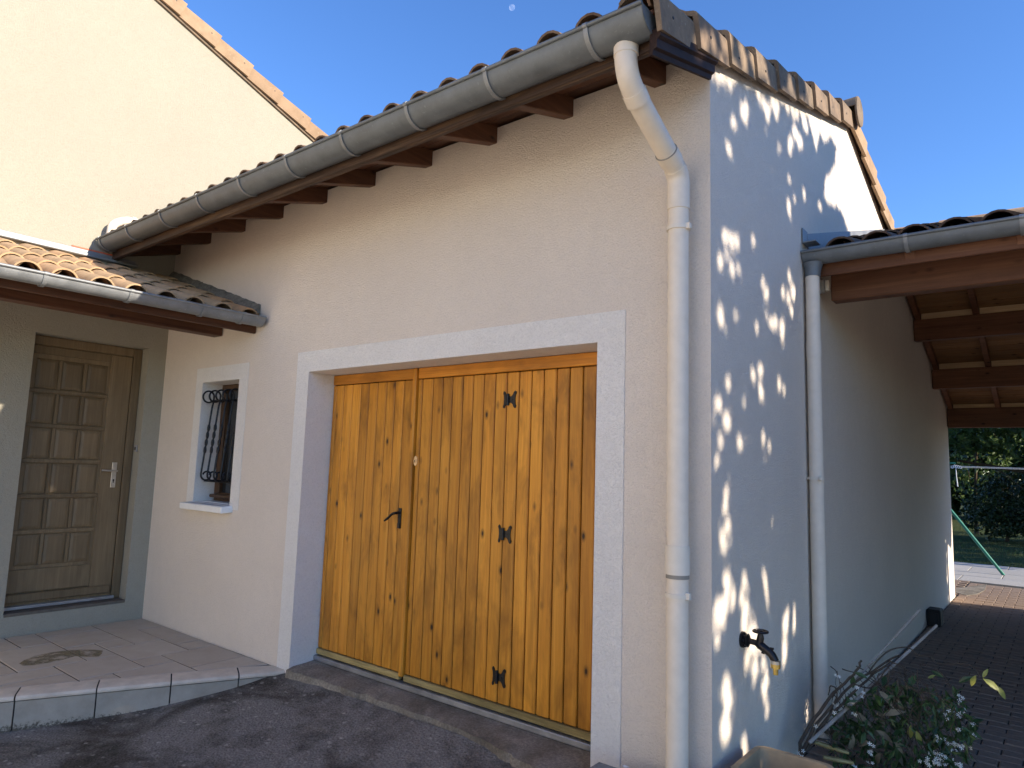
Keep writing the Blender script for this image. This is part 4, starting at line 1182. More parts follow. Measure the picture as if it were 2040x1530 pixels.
for (ya, yb) in ((1.42, CRY), (CRY, 8.38)):
    mb.quad((0.012, ya, cdeck(ya)+0.03), (CX1+0.1, ya, cdeck(ya)+0.03), (CX1+0.1, yb, cdeck(yb)+0.03), (0.012, yb, cdeck(yb)+0.03))
croof = mb.build('roof', 'tile_dark', cp)
k = 0; y = 1.46
while y < 8.30:
    y1 = y+0.118
    s = 0.31 if (y+y1)/2 < CRY else -0.31
    ym = (y+y1)/2
    MB().cob(Vector(((CX1+0.02)/2, ym, cdeck(ym)+0.009)), Vector((1, 0, 0)), Vector((0, 1, s)).normalized(), Vector((0, -s, 1)).normalized(), CX1/2, 0.0605, 0.009, 0.003).build('ceiling_board', 'ceil', croof)
    y = y1+0.004
cup = Vector((0, 1, 0.31)).normalized()
tlc = canal(0.42, 0.092, 0.076, n=11, mat='tile_dark')
lay_tiles(croof, tlc, Vector((0.215, 1.43, cdeck(1.43)+0.052)), ax, cup, 21, 0.1935, 8, 0.36, first=0.0, lift=0.006)
pans(croof, 'channel_tiles', Vector((0.215, 1.44, cdeck(1.44)+0.05)), ax, cup, 21, 0.1935, 2.85, -0.1935*0.0, 'tile_dark')
mb = MB()
for i in range(21):
    x = 0.215+0.1935*i
    for j in range(11):
        yy = CRY+0.05+0.36*j
        ring = []
        for (y2, r, dz) in ((yy, 0.076, 0.0), (yy+0.40, 0.092, 0.014)):
            ring.append([(x+r*math.cos(R(180)*k/6), y2, cdeck(y2)+0.055+dz+r*math.sin(R(180)*k/6)*0.94) for k in range(7)])
        mb.add(ring[0]+ring[1], [(k, 7+k, 8+k, k+1) for k in range(6)])
mb.build('rear_slope_tiles', 'tile_dark', croof, True)['kind'] = 'stuff'
rtc = canal(0.46, 0.115, 0.098, mat='tile', name='ridge_tile')
for i in range(11):
    inst('ridge_tile', rtc, croof, frame(Vector((0.02+0.40*i, CRY, cdeck(CRY)+0.085)), Vector((0, -1, 0)), Vector((1, 0, 0.02)).normalized(), Vector((0, 0, 1))))
MB().cbox(0.055, 1.505, 2.822, CX1, 1.530, 2.905, 0.003).build('fascia_board', 'beam', cp)
MB().cbox(0.005, 8.31, 2.31+0.03, CX1, 8.335, 2.45, 0.003).build('fascia_board', 'beam', cp)
gutter('gutter', (0.004, 1.445, 2.952), (CX1+0.05, 1.445, 2.948), (0, -1, 0), 0.070, 'zinc', cp, [0.56, 1.085, 1.61, 2.13, 2.65, 3.17, 3.69])
mb = MB(); mb.cbox(0.003, 1.40, 3.020, 0.010, 1.50, 3.115, 0.001); mb.bar((0.008, 1.50, cdeck(1.50)+0.15), (0.008, CRY, cdeck(CRY)+0.15), (0.004, 0, 0), Vector((0, -.31, 1)).normalized()*0.05, 0.001)
mb.cbox(0.003, 1.40, 3.018, 0.085, 1.50, 3.026, 0.001)
mb.build('flashing', 'zinc_light', cp)
mb = MB(); mb.tube([(0.055, 1.435, 2.89), (0.055, 1.435, 2.84), (0.055, 1.430, 2.80)], [0.058, 0.046, 0.043], 20); mb.build('gutter_outlet', 'zinc', cp, True)
mb = MB(); mb.tube([(0.052, 1.430, 2.815), (0.052, 1.430, 1.6), (0.052, 1.430, ZC-0.02)], 0.040, 22)
cpipe = mb.build('downpipe', 'pvc', cp, True)
for z in (2.40, 0.42): MB().tube([(0.052, 1.43, z-0.10), (0.052, 1.43, z)], 0.0425, 22).build('coupler', 'pvc', cpipe, True)
for z in (1.585,):
    mb = MB(); mb.tube([(0.052, 1.43, z-0.009), (0.052, 1.43, z+0.009)], 0.046, 22); mb.cbox(0.080, 1.375, z-0.012, 0.098, 1.392, z+0.012, .002); mb.cbox(0.0, 1.42, z-0.008, 0.02, 1.44, z+0.008, 0.001)
    mb.build('pipe_clip', 'pvc_white', cpipe, True)
MB().cbox(0.006, 1.70, 2.77, 0.050, 1.745, 2.86, 0.012).build('junction_box', 'grey_plastic', cp)
MB().cbox(0.052, 1.706, 2.78, 0.074, 1.740, 2.85, 0.010).build('junction_box_lid', 'pvc_white', cp)
for (x, y) in ((4.15, 1.80), (4.15, 5.49), (4.15, 7.94), (4.15, 4.24)):
    MB().cbox(x-0.06, y-0.06, ZC-0.01, x+0.06, y+0.06, cdeck(y)-0.10, 0.006).build('post', 'beam', cp)

# ================================================================== SMALL THINGS
# garden tap on the side wall
YT = 0.345
fl = at(1480, 1274, 1, YT); fl.x = 0.0
T = lambda px, py: at(px, py, 1, YT)
tap = empty('garden_tap', (0.0, YT, fl.z))
tag(tap, 'dark bronze garden tap with brass hose connector on the rendered side wall', 'tap')
mb = MB(); mb.tube([(0.0, YT, fl.z), (0.010, YT, fl.z), (0.014, YT, fl.z), (0.030, YT, fl.z), (0.034, YT, fl.z)], [0.036, 0.036, 0.024, 0.030, 0.022], 20)
for k in range(8):
    a = 2*math.pi*k/8; mb.tube([(0.012, YT+0.028*math.cos(a), fl.z+0.028*math.sin(a)), (0.019, YT+0.026*math.cos(a), fl.z+0.026*math.sin(a))], 0.006, 6)
mb.build('wall_flange', 'tapmetal', tap, True)
b1 = T(1512, 1284); b2 = T(1522, 1291); b3 = T(1536, 1303); b4 = T(1545, 1318)
mb = MB(); mb.tube(curve_pts([(0.03, YT, fl.z-0.001), (b1.x-0.02, YT, b1.z+0.006), b1, b2, b3, b4], 4), [0.013]*5+[0.013, 0.014, 0.016, 0.018, 0.019, 0.019, 0.019, 0.018, 0.018, 0.018, 0.018, 0.018, 0.018, 0.018, 0.017, 0.017], 16)
hh = T(1515, 1258)
mb.tube([b1, Vector((hh.x, YT, b1.z+0.03)), Vector((hh.x, YT, hh.z-0.012)), hh], [0.016, 0.016, 0.012, 0.011], 16)
mb.tube([b3, b3+Vector((0.004, 0, 0.022))], 0.006, 8); mb.tube([b3+Vector((-0.004, 0, 0.024)), b3+Vector((0.012, 0, 0.024))], 0.005, 8)
mb.tube([b2+Vector((-0.004, 0, -0.024)), b2+Vector((-0.002, 0, -0.008))], 0.009, 8)
mb.build('tap_body', 'tapmetal', tap, True)
mb = MB()
ringp = [(hh.x+0.031*math.cos(a), YT+0.031*math.sin(a), hh.z) for a in [2*math.pi*k/24 for k in range(25)]]
mb.tube(ringp, 0.0055, 8, cap=False)
for k in range(4):
    a = math.pi*k/4*2; mb.tube([(hh.x, YT, hh.z), (hh.x+0.029*math.cos(a), YT+0.029*math.sin(a), hh.z)], 0.0045, 6)
mb.tube([(hh.x, YT, hh.z-0.008), (hh.x, YT, hh.z+0.006)], 0.011, 12)
mb.build('hand_wheel', 'tapmetal', tap, True)
mb = MB(); mb.tube([b4+Vector((0, 0, 0.004)), b4+Vector((0, 0, -0.010))], 0.021, 16); mb.build('collar', 'steel', tap, True)
mb = MB(); mb.tube([b4+Vector((0, 0, -0.010)), b4+Vector((0, 0, -0.028)), b4+Vector((0, 0, -0.030)), b4+Vector((0, 0, -0.056))], [0.0205, 0.0205, 0.0115, 0.0105], 16); mb.build('hose_connector', 'brass', tap, True)

# tan trough beside the corner
def rounded(x0, y0, x1, y1, r, n=5):
    out = []
    for cx_, cy_, a0 in ((x1-r, y1-r, 0), (x0+r, y1-r, 90), (x0+r, y0+r, 180), (x1-r, y0+r, 270)):
        for k in range(n+1):
            a = R(a0+90*k/n); out.append((cx_+r*math.cos(a), cy_+r*math.sin(a)))
    return out
tx0, ty0, tx1, ty1, tz = 0.060, -0.36, 0.395, 0.362, 0.402
tr = empty('planter_trough', (0.23, 0.0, 0.09))
tag(tr, 'empty tan composite planter trough by the garage corner below the tap', 'planter')
loops = [(rounded(tx0+0.03, ty0+0.03, tx1-0.03, ty1-0.03, 0.05), 0.09), (rounded(tx0+0.006, ty0+0.006, tx1-0.006, ty1-0.006, 0.05), tz-0.028), (rounded(tx0, ty0, tx1, ty1, 0.05), tz-0.024), (rounded(tx0, ty0, tx1, ty1, 0.05), tz-0.004), (rounded(tx0+0.003, ty0+0.003, tx1-0.003, ty1-0.003, 0.05), tz),
         (rounded(tx0+0.026, ty0+0.026, tx1-0.026, ty1-0.026, 0.035), tz), (rounded(tx0+0.030, ty0+0.030, tx1-0.030, ty1-0.030, 0.035), tz-0.006), (rounded(tx0+0.05, ty0+0.05, tx1-0.05, ty1-0.05, 0.035), 0.13)]
mb = MB(); n = len(loops[0][0])
vs = [(p[0], p[1], z) for lp, z in loops for p in lp]
mb.add(vs, [(j*n+i, j*n+(i+1) % n, (j+1)*n+(i+1) % n, (j+1)*n+i) for j in range(len(loops)-1) for i in range(n)] + [tuple(range(n))[::-1]])
mb.build('trough_shell', 'trough', tr, True)
mb = MB(); lp = rounded(tx0+0.045, ty0+0.045, tx1-0.045, ty1-0.045, 0.03)
mb.add([(p[0], p[1], 0.19+0.01*noise.noise((p[0]*20, p[1]*20, 0))) for p in lp], [tuple(range(n))]); mb.build('soil', 'soil', tr)
# grey block at the foot of the facade
mb = MB(); c = at(1192, 1514.5, 2, 0.345)
mb.cbox(c.x, c.y-0.42, 0.02, c.x+0.34, c.y, 0.345, 0.012)
o = mb.build('concrete_block', 'stone'); tag(o, 'grey concrete block at the foot of the wall right of the garage door', 'block')
pp_ = at(1246, 1527, 2, 0.3455)
mb = MB(); mb.add([(pp_.x+0.014*math.cos(a)*(1+0.2*math.sin(3*a)), pp_.y+0.010*math.sin(a), 0.3462) for a in [2*math.pi*k/14 for k in range(14)]], [tuple(range(14))])
mb.build('paint_splash', 'white_paint', o)
# small black box at the foot of the carport wall
mb = MB(); mb.cbox(0.004, 5.55, ZC, 0.13, 5.75, 0.27, 0.01); mb.cbox(0.03, 5.53, 0.13, 0.11, 5.549, 0.24, 0.004)
tag(mb.build('black_box', 'black'), 'small black box on the paving against the carport wall', 'box')

# cut jasmine lying in a heap behind the trough
jas = empty('cut_jasmine', (0.30, 1.0, ZC))
tag(jas, 'heap of cut jasmine with white star flowers and woody stems behind the trough', 'plant')
J = random.Random(23)
def A(px, py, y): return at(px, py, 1, y)
stems = [([(1592, 1512, .82), (1600, 1470, .86), (1632, 1418, .95), (1672, 1370, 1.05), (1706, 1335, 1.12), (1716, 1318, 1.16)], .010),
         ([(1598, 1505, .84), (1618, 1455, .90), (1660, 1405, 1.0), (1700, 1362, 1.1), (1748, 1330, 1.2), (1790, 1304, 1.3)], .009),
         ([(1604, 1500, .86), (1640, 1440, .96), (1690, 1390, 1.06), (1740, 1345, 1.18), (1775, 1318, 1.24)], .008),
         ([(1610, 1495, .87), (1650, 1430, .98), (1668, 1380, 1.02), (1655, 1366, 1.0), (1650, 1385, 1.0)], .005),
         ([(1730, 1340, 1.18), (1765, 1300, 1.26), (1806, 1290, 1.3), (1830, 1305, 1.33), (1856, 1308, 1.35), (1868, 1322, 1.36), (1925, 1322, 1.4), (1945, 1336, 1.42), (1952, 1350, 1.42)], .0038),
         ([(1765, 1345, 1.22), (1790, 1340, 1.25), (1820, 1350, 1.3), (1860, 1352, 1.34), (1895, 1365, 1.36), (1912, 1382, 1.37)], .003),
         ([(1640, 1440, .96), (1655, 1470, .98), (1660, 1500, .98), (1672, 1530, .98)], .004),
         ([(1620, 1470, .92), (1650, 1480, .95), (1670, 1505, .96), (1690, 1540, .96)], .005),
         ([(1625, 1470, .92), (1668, 1478, 1.0), (1700, 1500, 1.02), (1740, 1530, 1.04)], .004),
         ([(1700, 1362, 1.1), (1735, 1370, 1.16), (1765, 1335, 1.2), (1775, 1325, 1.22)], .004),
         ([(1775, 1318, 1.24), (1800, 1330, 1.26), (1805, 1360, 1.26)], .004)]
for k in range(60):
    a = (J.uniform(1650, 1840), J.uniform(1320, 1410), J.uniform(1.05, 1.3)); b = (a[0]+J.uniform(-30, 90), a[1]+J.uniform(30, 70), a[2]+J.uniform(-.05, .1)); c = (b[0]+J.uniform(-40, 60), min(1545, b[1]+J.uniform(30, 90)), b[2]+J.uniform(-.08, .06))
    stems.append(([a, ((a[0]+b[0])/2+J.uniform(-15, 15), (a[1]+b[1])/2-J.uniform(0, 18), a[2]), b, c], J.uniform(.0016, .003)))
for pts_, r in stems:
    P_ = [A(*q) for q in pts_]
    cv = curve_pts(P_, 4)
    cv = [v+Vector((J.uniform(-1, 1), J.uniform(-1, 1), J.uniform(-1, 1)))*r*0.5 for v in cv]
    for v in cv: v.x = max(v.x, 0.02)
    mb = MB(); mb.tube(cv, [r*(1-0.45*i/len(cv)) for i in range(len(cv))], 6); mb.build('stem', 'vine', jas, True)
def leaf_mesh(name, mat, curl=0.0):
    mb = MB(); n = 5; rows = []
    wid = [0.05, 0.75, 1.0, 0.7, 0.03]
    for i in range(n):
        t = i/(n-1); y = t; z = -curl*t*t
        rows += [(-0.19*wid[i], y, z+0.07*wid[i]), (0, y, z), (0.19*wid[i], y, z+0.07*wid[i])]
    mb.add(rows, [(3*i+k, 3*i+k+1, 3*i+k+4, 3*i+k+3) for i in range(n-1) for k in range(2)])
    return mb.mesh(name, mat, True)
lm = {'jas_leaf': leaf_mesh('leaf', 'jas_leaf', 0.2), 'jas_yel': leaf_mesh('leaf', 'jas_yel', 0.35), 'dry_leaf': leaf_mesh('leaf', 'dry_leaf', 0.7)}
def orient(loc, d, up_, s):
    d = d.normalized(); x = d.cross(up_)
    if x.length < 1e-3: x = d.orthogonal()
    x.normalize(); z = x.cross(d)
    mm = Matrix((x*s, d*s, z*s)).transposed().to_4x4(); mm.translation = loc; return mm
def rv(J, down=0.0): return Vector((J.gauss(0, 1), J.gauss(0, 1), J.gauss(0, 1)-down))
for k in range(300):
    a = J.uniform(0, 6.28); q = math.sqrt(J.random())
    px, py = 1800+142*q*math.cos(a), 1458+95*q*math.sin(a)
    if py > 1560: continue
    y = 1.02+0.45*J.random()+0.0012*(px-1700)
    p = A(px, py, y)
    if p.z < ZC+0.01: continue
    p.x = max(p.x, 0.05)
    kind = 'jas_leaf' if J.random() < 0.80 else ('dry_leaf' if px < 1820 else 'jas_leaf')
    inst('leaf', lm[kind], jas, orient(p, rv(J, 0.6), rv(J)+Vector((0, -0.6, 1.2)), J.uniform(.055, .10)))
for (px, py, y, tx, ty_, kind, s) in ((1958, 1352, 1.42, 1985, 1368, 'jas_yel', .085), (1958, 1350, 1.42, 1966, 1334, 'jas_yel', .05), (1985, 1366, 1.42, 2000, 1385, 'jas_yel', .07), (1945, 1345, 1.42, 1932, 1366, 'jas_yel', .07),
        (1848, 1352, 1.33, 1858, 1346, 'jas_yel', .04), (1787, 1365, 1.2, 1797, 1376, 'dry_leaf', .06), (1815, 1445, 1.15, 1812, 1475, 'jas_yel', .07), (1825, 1455, 1.15, 1834, 1480, 'jas_yel', .07),
        (1700, 1345, 1.1, 1698, 1372, 'jas_leaf', .07), (1702, 1340, 1.1, 1717, 1345, 'jas_leaf', .06), (1910, 1360, 1.36, 1925, 1352, 'jas_leaf', .07), (1898, 1366, 1.36, 1905, 1385, 'jas_leaf', .07), (1880, 1350, 1.35, 1872, 1345, 'jas_leaf', .06),
        (1760, 1425, 1.1, 1790, 1412, 'dry_leaf', .09), (1745, 1455, 1.1, 1775, 1470, 'dry_leaf', .08), (1735, 1480, 1.08, 1700, 1478, 'dry_leaf', .08), (1790, 1395, 1.15, 1798, 1420, 'dry_leaf', .07), (1780, 1470, 1.1, 1795, 1490, 'dry_leaf', .08), (1755, 1500, 1.08, 1740, 1520, 'dry_leaf', .08)):
    p = A(px, py, y); q = A(tx, ty_, y)
    inst('leaf', lm[kind], jas, orient(p, q-p, Vector((0.1, -1, 0.8)), s))
mb = MB()
for k in range(520):
    a = J.uniform(0, 6.28); q = math.sqrt(J.random())
    p = A(1795+150*q*math.cos(a), 1462+100*q*math.sin(a), 1.0+0.5*J.random())
    if p.z < ZC+0.01: continue
    p.x = max(p.x, 0.05)
    mm = orient(p, rv(J, 0.5), rv(J)+Vector((0, -0.5, 1.2)), J.uniform(.03, .06))
    mb.add([mm @ Vector(v) for v in ((0, 0, 0), (.17, .45, .06), (0, 1, -.15), (-.17, .45, .06))], [(0, 1, 2, 3)])
mb.build('small_leaves', 'jas_leaf', jas)['kind'] = 'stuff'
fm_ = MB()
for k in range(5):
    a = 2*math.pi*k/5; d = Vector((math.cos(a), math.sin(a), 0)); e = Vector((-math.sin(a), math.cos(a), 0))
    fm_.add([d*0.12+e*0.05, d*0.12-e*0.05, d*0.75-e*0.16+Vector((0, 0, .06)), d*1.0+e*0.12+Vector((0, 0, -.05)), d*0.72+e*0.30], [(0, 1, 2, 3, 4)])
fm_.tube([(0, 0, -0.7), (0, 0, 0.02)], [0.05, 0.14], 5)
flower = fm_.mesh('flower', 'petal')
spots_f = [(1665, 1345, 1.0), (1672, 1348, 1.0), (1708, 1370, 1.05), (1720, 1380, 1.06), (1718, 1388, 1.06), (1660, 1402, .95), (1668, 1405, .95), (1662, 1420, .95), (1698, 1421, 1.0), (1704, 1424, 1.0), (1625, 1447, .88), (1590, 1500, .80), (1600, 1496, .80), (1597, 1508, .80),
           (1910, 1385, 1.36), (1918, 1390, 1.36), (1912, 1395, 1.36), (1700, 1524, .98), (1705, 1530, .98)]
for (cx_, cy_, y, n_, rx, ry) in ((1905, 1420, 1.3, 9, 12, 14), (1935, 1455, 1.3, 5, 7, 16), (1910, 1450, 1.28, 4, 10, 8), (1905, 1485, 1.25, 14, 28, 9), (1880, 1510, 1.22, 16, 22, 15), (1850, 1522, 1.2, 12, 30, 9), (1735, 1505, 1.05, 7, 7, 18), (1912, 1520, 1.2, 4, 7, 12), (1872, 1470, 1.22, 4, 6, 8), (1888, 1425, 1.25, 4, 8, 10)):
    for k in range(n_): spots_f.append((cx_+J.gauss(0, rx*.6), cy_+J.gauss(0, ry*.6), y-0.05*J.random()))
for (px, py, y) in spots_f:
    p = A(px, py, y); p.x = max(p.x, 0.03)
    z = (CAM-p).normalized()+Vector((J.gauss(0, .6), J.gauss(0, .6), J.gauss(0, .6)+0.3)); z.normalize()
    x = z.orthogonal().normalized(); x.rotate(Matrix.Rotation(J.uniform(0, 6.28), 3, z)); s = J.uniform(.009, .0125)
    yv = z.cross(x)
    mm = Matrix((x*s, yv*s, z*s)).transposed().to_4x4(); mm.translation = p
    inst('flower', flower, jas, mm)
# two bleached canes lying through the heap
mb = MB(); a, b = A(1700, 1360, 1.12), A(1832, 1215, 1.55)
mb.tube([a+(b-a)*t for t in (0, .3, .6, .602, .75, .9, 1)], [.005, .005, .005, .0075, .008, .008, .008], 8)
tag(mb.build('garden_cane', 'cane', None, True), 'thin bleached cane rising highest from the cut jasmine heap', 'cane', 'canes in the jasmine heap')
mb = MB(); a, b = A(1612, 1480, .86), A(1866, 1246, 1.65)
mb.tube([a+(b-a)*t for t in (0, .2, .4, .6, .8, 1)], [.009, .009, .0085, .008, .0075, .007], 8)
tag(mb.build('garden_cane', 'cane', None, True), 'thick pale cane running low through the cut jasmine heap', 'cane', 'canes in the jasmine heap')
# pieces of cut wood at the foot
for i, (p0, p1) in enumerate((((1622, 1478, .93), (1690, 1500, 1.0)), ((1640, 1508, .93), (1700, 1520, .98)))):
    a, b = A(*p0), A(*p1); a.x = max(a.x, .05)
    mb = MB(); mb.tube([a, (a+b)/2, b], [.016, .021, .013], 7, flat=0.55)
    tag(mb.build('log', 'weathered', None, True), ('upper pale piece of cut wood under the jasmine stems', 'lower pale piece of cut wood under the jasmine stems')[i], 'wood', 'cut wood pieces')

# washing line with its green frame
fr = empty('clothes_dryer', (-1.2, 11.0, ZC))
tag(fr, 'green tubular washing line frame with slanted brace on pale slabs', 'washing line')
f0 = A(2000, 1146, 11.0); f0.z = ZC; f1 = A(1897, 1020, 11.0)
dirv = (f1-f0).normalized(); topb = f0+dirv*2.0
MB().tube([f0, topb], 0.024, 12).build('brace', 'green_paint', fr, True)
fe = topb+Vector((-0.9, 0, 0)); 
MB().tube([Vector((topb.x+topb.x-f0.x, 11.0, ZC)), topb], 0.024, 12).build('brace', 'green_paint', fr, True)
zl = A(1900, 930, 11.0).z
MB().tube([topb, Vector((topb.x, 11.0, zl+0.10))], 0.024, 12).build('post', 'green_paint', fr, True)
MB().tube([(topb.x, 11.0, zl+0.06), (topb.x+0.55, 11.0, zl+0.06)], 0.012, 8).build('hook_arm', 'green_paint', fr, True)
mb = MB(); h0 = A(1900, 930, 11.0)
for dz, dy in ((0.012, 0.0), (-0.010, 0.02)):
    mb.tube([h0+Vector((-.05, 0, dz)), h0+Vector((0.35, dy, dz*0.7)), h0+Vector((3.0, dy, dz*0.7-0.035)), h0+Vector((5.5, dy, dz))], 0.0045, 6)
for k in range(5):
    q = h0+Vector((0.03*k-0.02, 0, J.uniform(-.012, .012)))
    mb.tube([q+Vector((math.cos(a)*.014, math.sin(a)*.006, math.sin(a)*.022)) for a in [2*math.pi*i/8 for i in range(9)]], 0.005, 5, cap=False)
mb.tube([h0+Vector((0.03, 0, 0)), h0+Vector((0.032, 0, -0.15)), h0+Vector((0.045, 0, -0.33))], [0.006, 0.006, 0.008], 6)
tag(mb.build('washing_line', 'cord', None, True), 'white knotted washing line stretched above the lawn', 'cord')

# moon in the blue sky, lit by the sun
md = ray(1020, 15).normalized(); mp_ = CAM+md*1500
bm_ = MB(); rr = 1500*math.tan(R(0.22)); n1, n2 = 16, 24
vs = []; fs = []
for i in range(n1+1):
    th = math.pi*i/n1
    for k in range(n2):
        ph = 2*math.pi*k/n2
        vs.append((rr*math.sin(th)*math.cos(ph), rr*math.sin(th)*math.sin(ph), rr*math.cos(th)))
for i in range(n1):
    for k in range(n2): fs.append((i*n2+k, (i+1)*n2+k, (i+1)*n2+(k+1) % n2, i*n2+(k+1) % n2))
me = bm_.add(vs, fs).mesh('moon', 'moon', True)
o = bpy.data.objects.new('moon', me); link(o); o.location = mp_
tag(o, 'small pale daytime moon in the clear blue sky', 'moon')

# ================================================================== TREES
def add_leaf(V, F, p, s, G, wr=0.55):
    d = Vector((G.gauss(0, 1), G.gauss(0, 1), G.gauss(0, 1)-0.35)); d.normalize()
    u = Vector((G.gauss(0, 1), G.gauss(0, 1), G.gauss(0, 1))); u = d.cross(u)
    if u.length < 1e-3: return
    u.normalize(); n_ = d.cross(u)
    k = len(V); w_ = s*wr*0.5
    V += [p-d*s*0.5, p+u*w_+n_*w_*0.25-d*s*0.05, p+d*s*0.5, p-u*w_+n_*w_*0.25-d*s*0.05]
    F += [(k, k+1, k+2), (k, k+2, k+3)]
def trunk_mesh(base, top, r, limbs, G, sub=0):
    mb = MB(); base, top = Vector(base), Vector(top)
    mid_ = (base+top)/2+Vector((G.uniform(-.15, .15), G.uniform(-.15, .15), 0))
    cv = curve_pts([base, base+(mid_-base)*0.5, mid_, top], 4)
    mb.tube(cv, [r*(1.35 if i == 0 else 1-0.55*i/len(cv)) for i in range(len(cv))], 10)
    for e in limbs:
        e = Vector(e); t = G.uniform(0.45, 1.0); s = base+(top-base)*t
        m1 = s+(e-s)*0.45+Vector((G.uniform(-.2, .2), G.uniform(-.2, .2), G.uniform(0, .35)))
        cv = curve_pts([s, m1, e], 5)
        mb.tube(cv, [r*0.42*(1-0.8*i/len(cv)) for i in range(len(cv))], 7)
        for q in range(sub):
            b0 = cv[G.randrange(4, len(cv))]; e2 = b0+Vector((G.gauss(0, .5), G.gauss(0, .5), G.gauss(0, .35)))
            mb.tube([b0, (b0+e2)/2+Vector((0, 0, .06)), e2], [r*.12, r*.08, r*.03], 5)
    return mb
def mesh_obj(name, V, F, mat, parent):
    b = MB(); b.v = [tuple(v) for v in V]; b.f = F
    return b.build(name, mat, parent)
# --- the tree east of the drive: its leaves throw the dappled shade on the side wall
G = random.Random(99)
def wy(px, py): p = at(px, py, 0, 0.0); return (p.y, p.z)
edge = [wy(*q) for q in [(1612, 240), (1621, 294), (1627, 312), (1634, 262), (1642, 294), (1656, 279), (1665, 288), (1662, 323), (1645, 347), (1639, 391), (1648, 412), (1668, 418), (1680, 435), (1690, 470)]]
top_edge = [(-0.9, 3.45), (0.0, 3.72), (0.6, 3.86), (1.15, 3.98)]
poly = [(-0.15, -0.6), (-0.15, 3.0), (-0.8, 3.0), (-0.8, 3.5)] + [(a, b+0.07) for a, b in top_edge[1:]] + edge + [(2.7, 2.9), (2.8, -0.6)]
def inside(p, poly):
    x, y = p; c = False; j = len(poly)-1
    for i in range(len(poly)):
        if (poly[i][1] > y) != (poly[j][1] > y) and x < (poly[j][0]-poly[i][0])*(y-poly[i][1])/(poly[j][1]-poly[i][1])+poly[i][0]: c = not c
        j = i
    return c
sp = []
def S5(x, y, r): sp.append((*wy(1400+x/2.125, 380+y/2.125), r*.50))
def S8(x, y, r): sp.append((*wy(1380+x/3.0909, 1130+y/3.0909), r*.74))
def S6(x, y, r): sp.append((*wy(1180+x/3.4, y/3.4), r*.55))
for a in ((92, 190, .036), (120, 205, .038), (143, 215, .036), (102, 260, .042), (150, 325, .026), (125, 335, .026), (75, 300, .028), (213, 210, .026), (258, 398, .045), (272, 430, .040), (340, 435, .032), (363, 458, .034), (383, 425, .058), (377, 512, .036), (366, 358, .026), (78, 525, .048), (78, 550, .04), (137, 530, .024), (226, 575, .028), (265, 510, .024),
          (290, 560, .038), (308, 558, .038), (338, 575, .042), (339, 605, .04), (35, 668, .034), (245, 760, .038), (215, 785, .030), (238, 830, .034), (249, 862, .032), (323, 825, .030), (345, 850, .024), (45, 915, .045), (44, 945, .04), (70, 900, .030), (97, 965, .034), (110, 990, .026), (225, 940, .028), (158, 1075, .034), (254, 1040, .036), (288, 1085, .024), (75, 1060, .024), (195, 1055, .024),
          (100, 1275, .034), (96, 1345, .026), (110, 1410, .030), (83, 1460, .038), (92, 1505, .034), (295, 1415, .046), (310, 1420, .046), (302, 1490, .046), (285, 1480, .036), (322, 1270, .026), (180, 890, .026), (105, 810, .02), (60, 1150, .024), (255, 1140, .024), (270, 1240, .022)): S5(*a)
for a in ((215, 90, .045), (225, 135, .05), (190, 240, .05), (180, 300, .045), (245, 190, .036), (330, 75, .040), (345, 105, .036), (425, 80, .05), (470, 60, .046), (440, 140, .055), (475, 120, .05), (300, 195, .026), (325, 260, .034), (312, 370, .045), (150, 450, .028), (150, 250, .03), (130, 340, .026),
          (400, 250, .06), (450, 220, .06), (430, 300, .07), (475, 300, .06), (470, 380, .07), (500, 440, .07), (530, 400, .065), (540, 460, .065), (565, 360, .05), (585, 320, .045), (400, 360, .055), (370, 420, .06), (380, 480, .045), (420, 480, .04), (580, 480, .05), (570, 540, .045), (560, 600, .045), (640, 330, .042), (655, 380, .04), (680, 260, .040), (690, 290, .03), (618, 270, .036), (620, 350, .04), (650, 450, .036), (610, 520, .03),
          (440, 575, .034), (385, 630, .034), (320, 620, .03), (340, 540, .026), (205, 720, .036), (210, 770, .036), (225, 835, .030), (440, 745, .032), (200, 960, .048), (205, 1010, .048), (195, 990, .048), (320, 1090, .036), (320, 1130, .03), (668, 820, .04), (660, 880, .05), (650, 940, .05), (640, 1000, .045), (635, 1050, .04), (695, 880, .04), (690, 930, .036), (625, 940, .03), (540, 770, .024), (460, 890, .022), (705, 670, .022), (455, 690, .026)): S8(*a)
for a in ((800, 475, .03), (850, 515, .03), (885, 525, .04), (925, 545, .032), (1035, 800, .036), (1015, 745, .026), (960, 825, .028), (1045, 725, .022), (1130, 655, .03), (1160, 685, .034), (1190, 735, .034), (1185, 790, .028), (1222, 680, .034), (1245, 770, .032), (915, 1000, .026), (930, 1020, .026), (1255, 715, .028), (1325, 735, .032), (1355, 745, .034), (1385, 770, .036), (1425, 790, .036), (1430, 835, .032), (1475, 800, .036),
          (1370, 900, .055), (1395, 940, .055), (1410, 960, .05), (1345, 960, .045), (1340, 1010, .035), (1270, 1000, .022), (1335, 1220, .022), (1435, 1320, .026), (1330, 1380, .028), (1335, 1440, .026), (1370, 1350, .022), (1540, 1400, .028), (1445, 830, .036), (1450, 870, .03)): S6(*a)
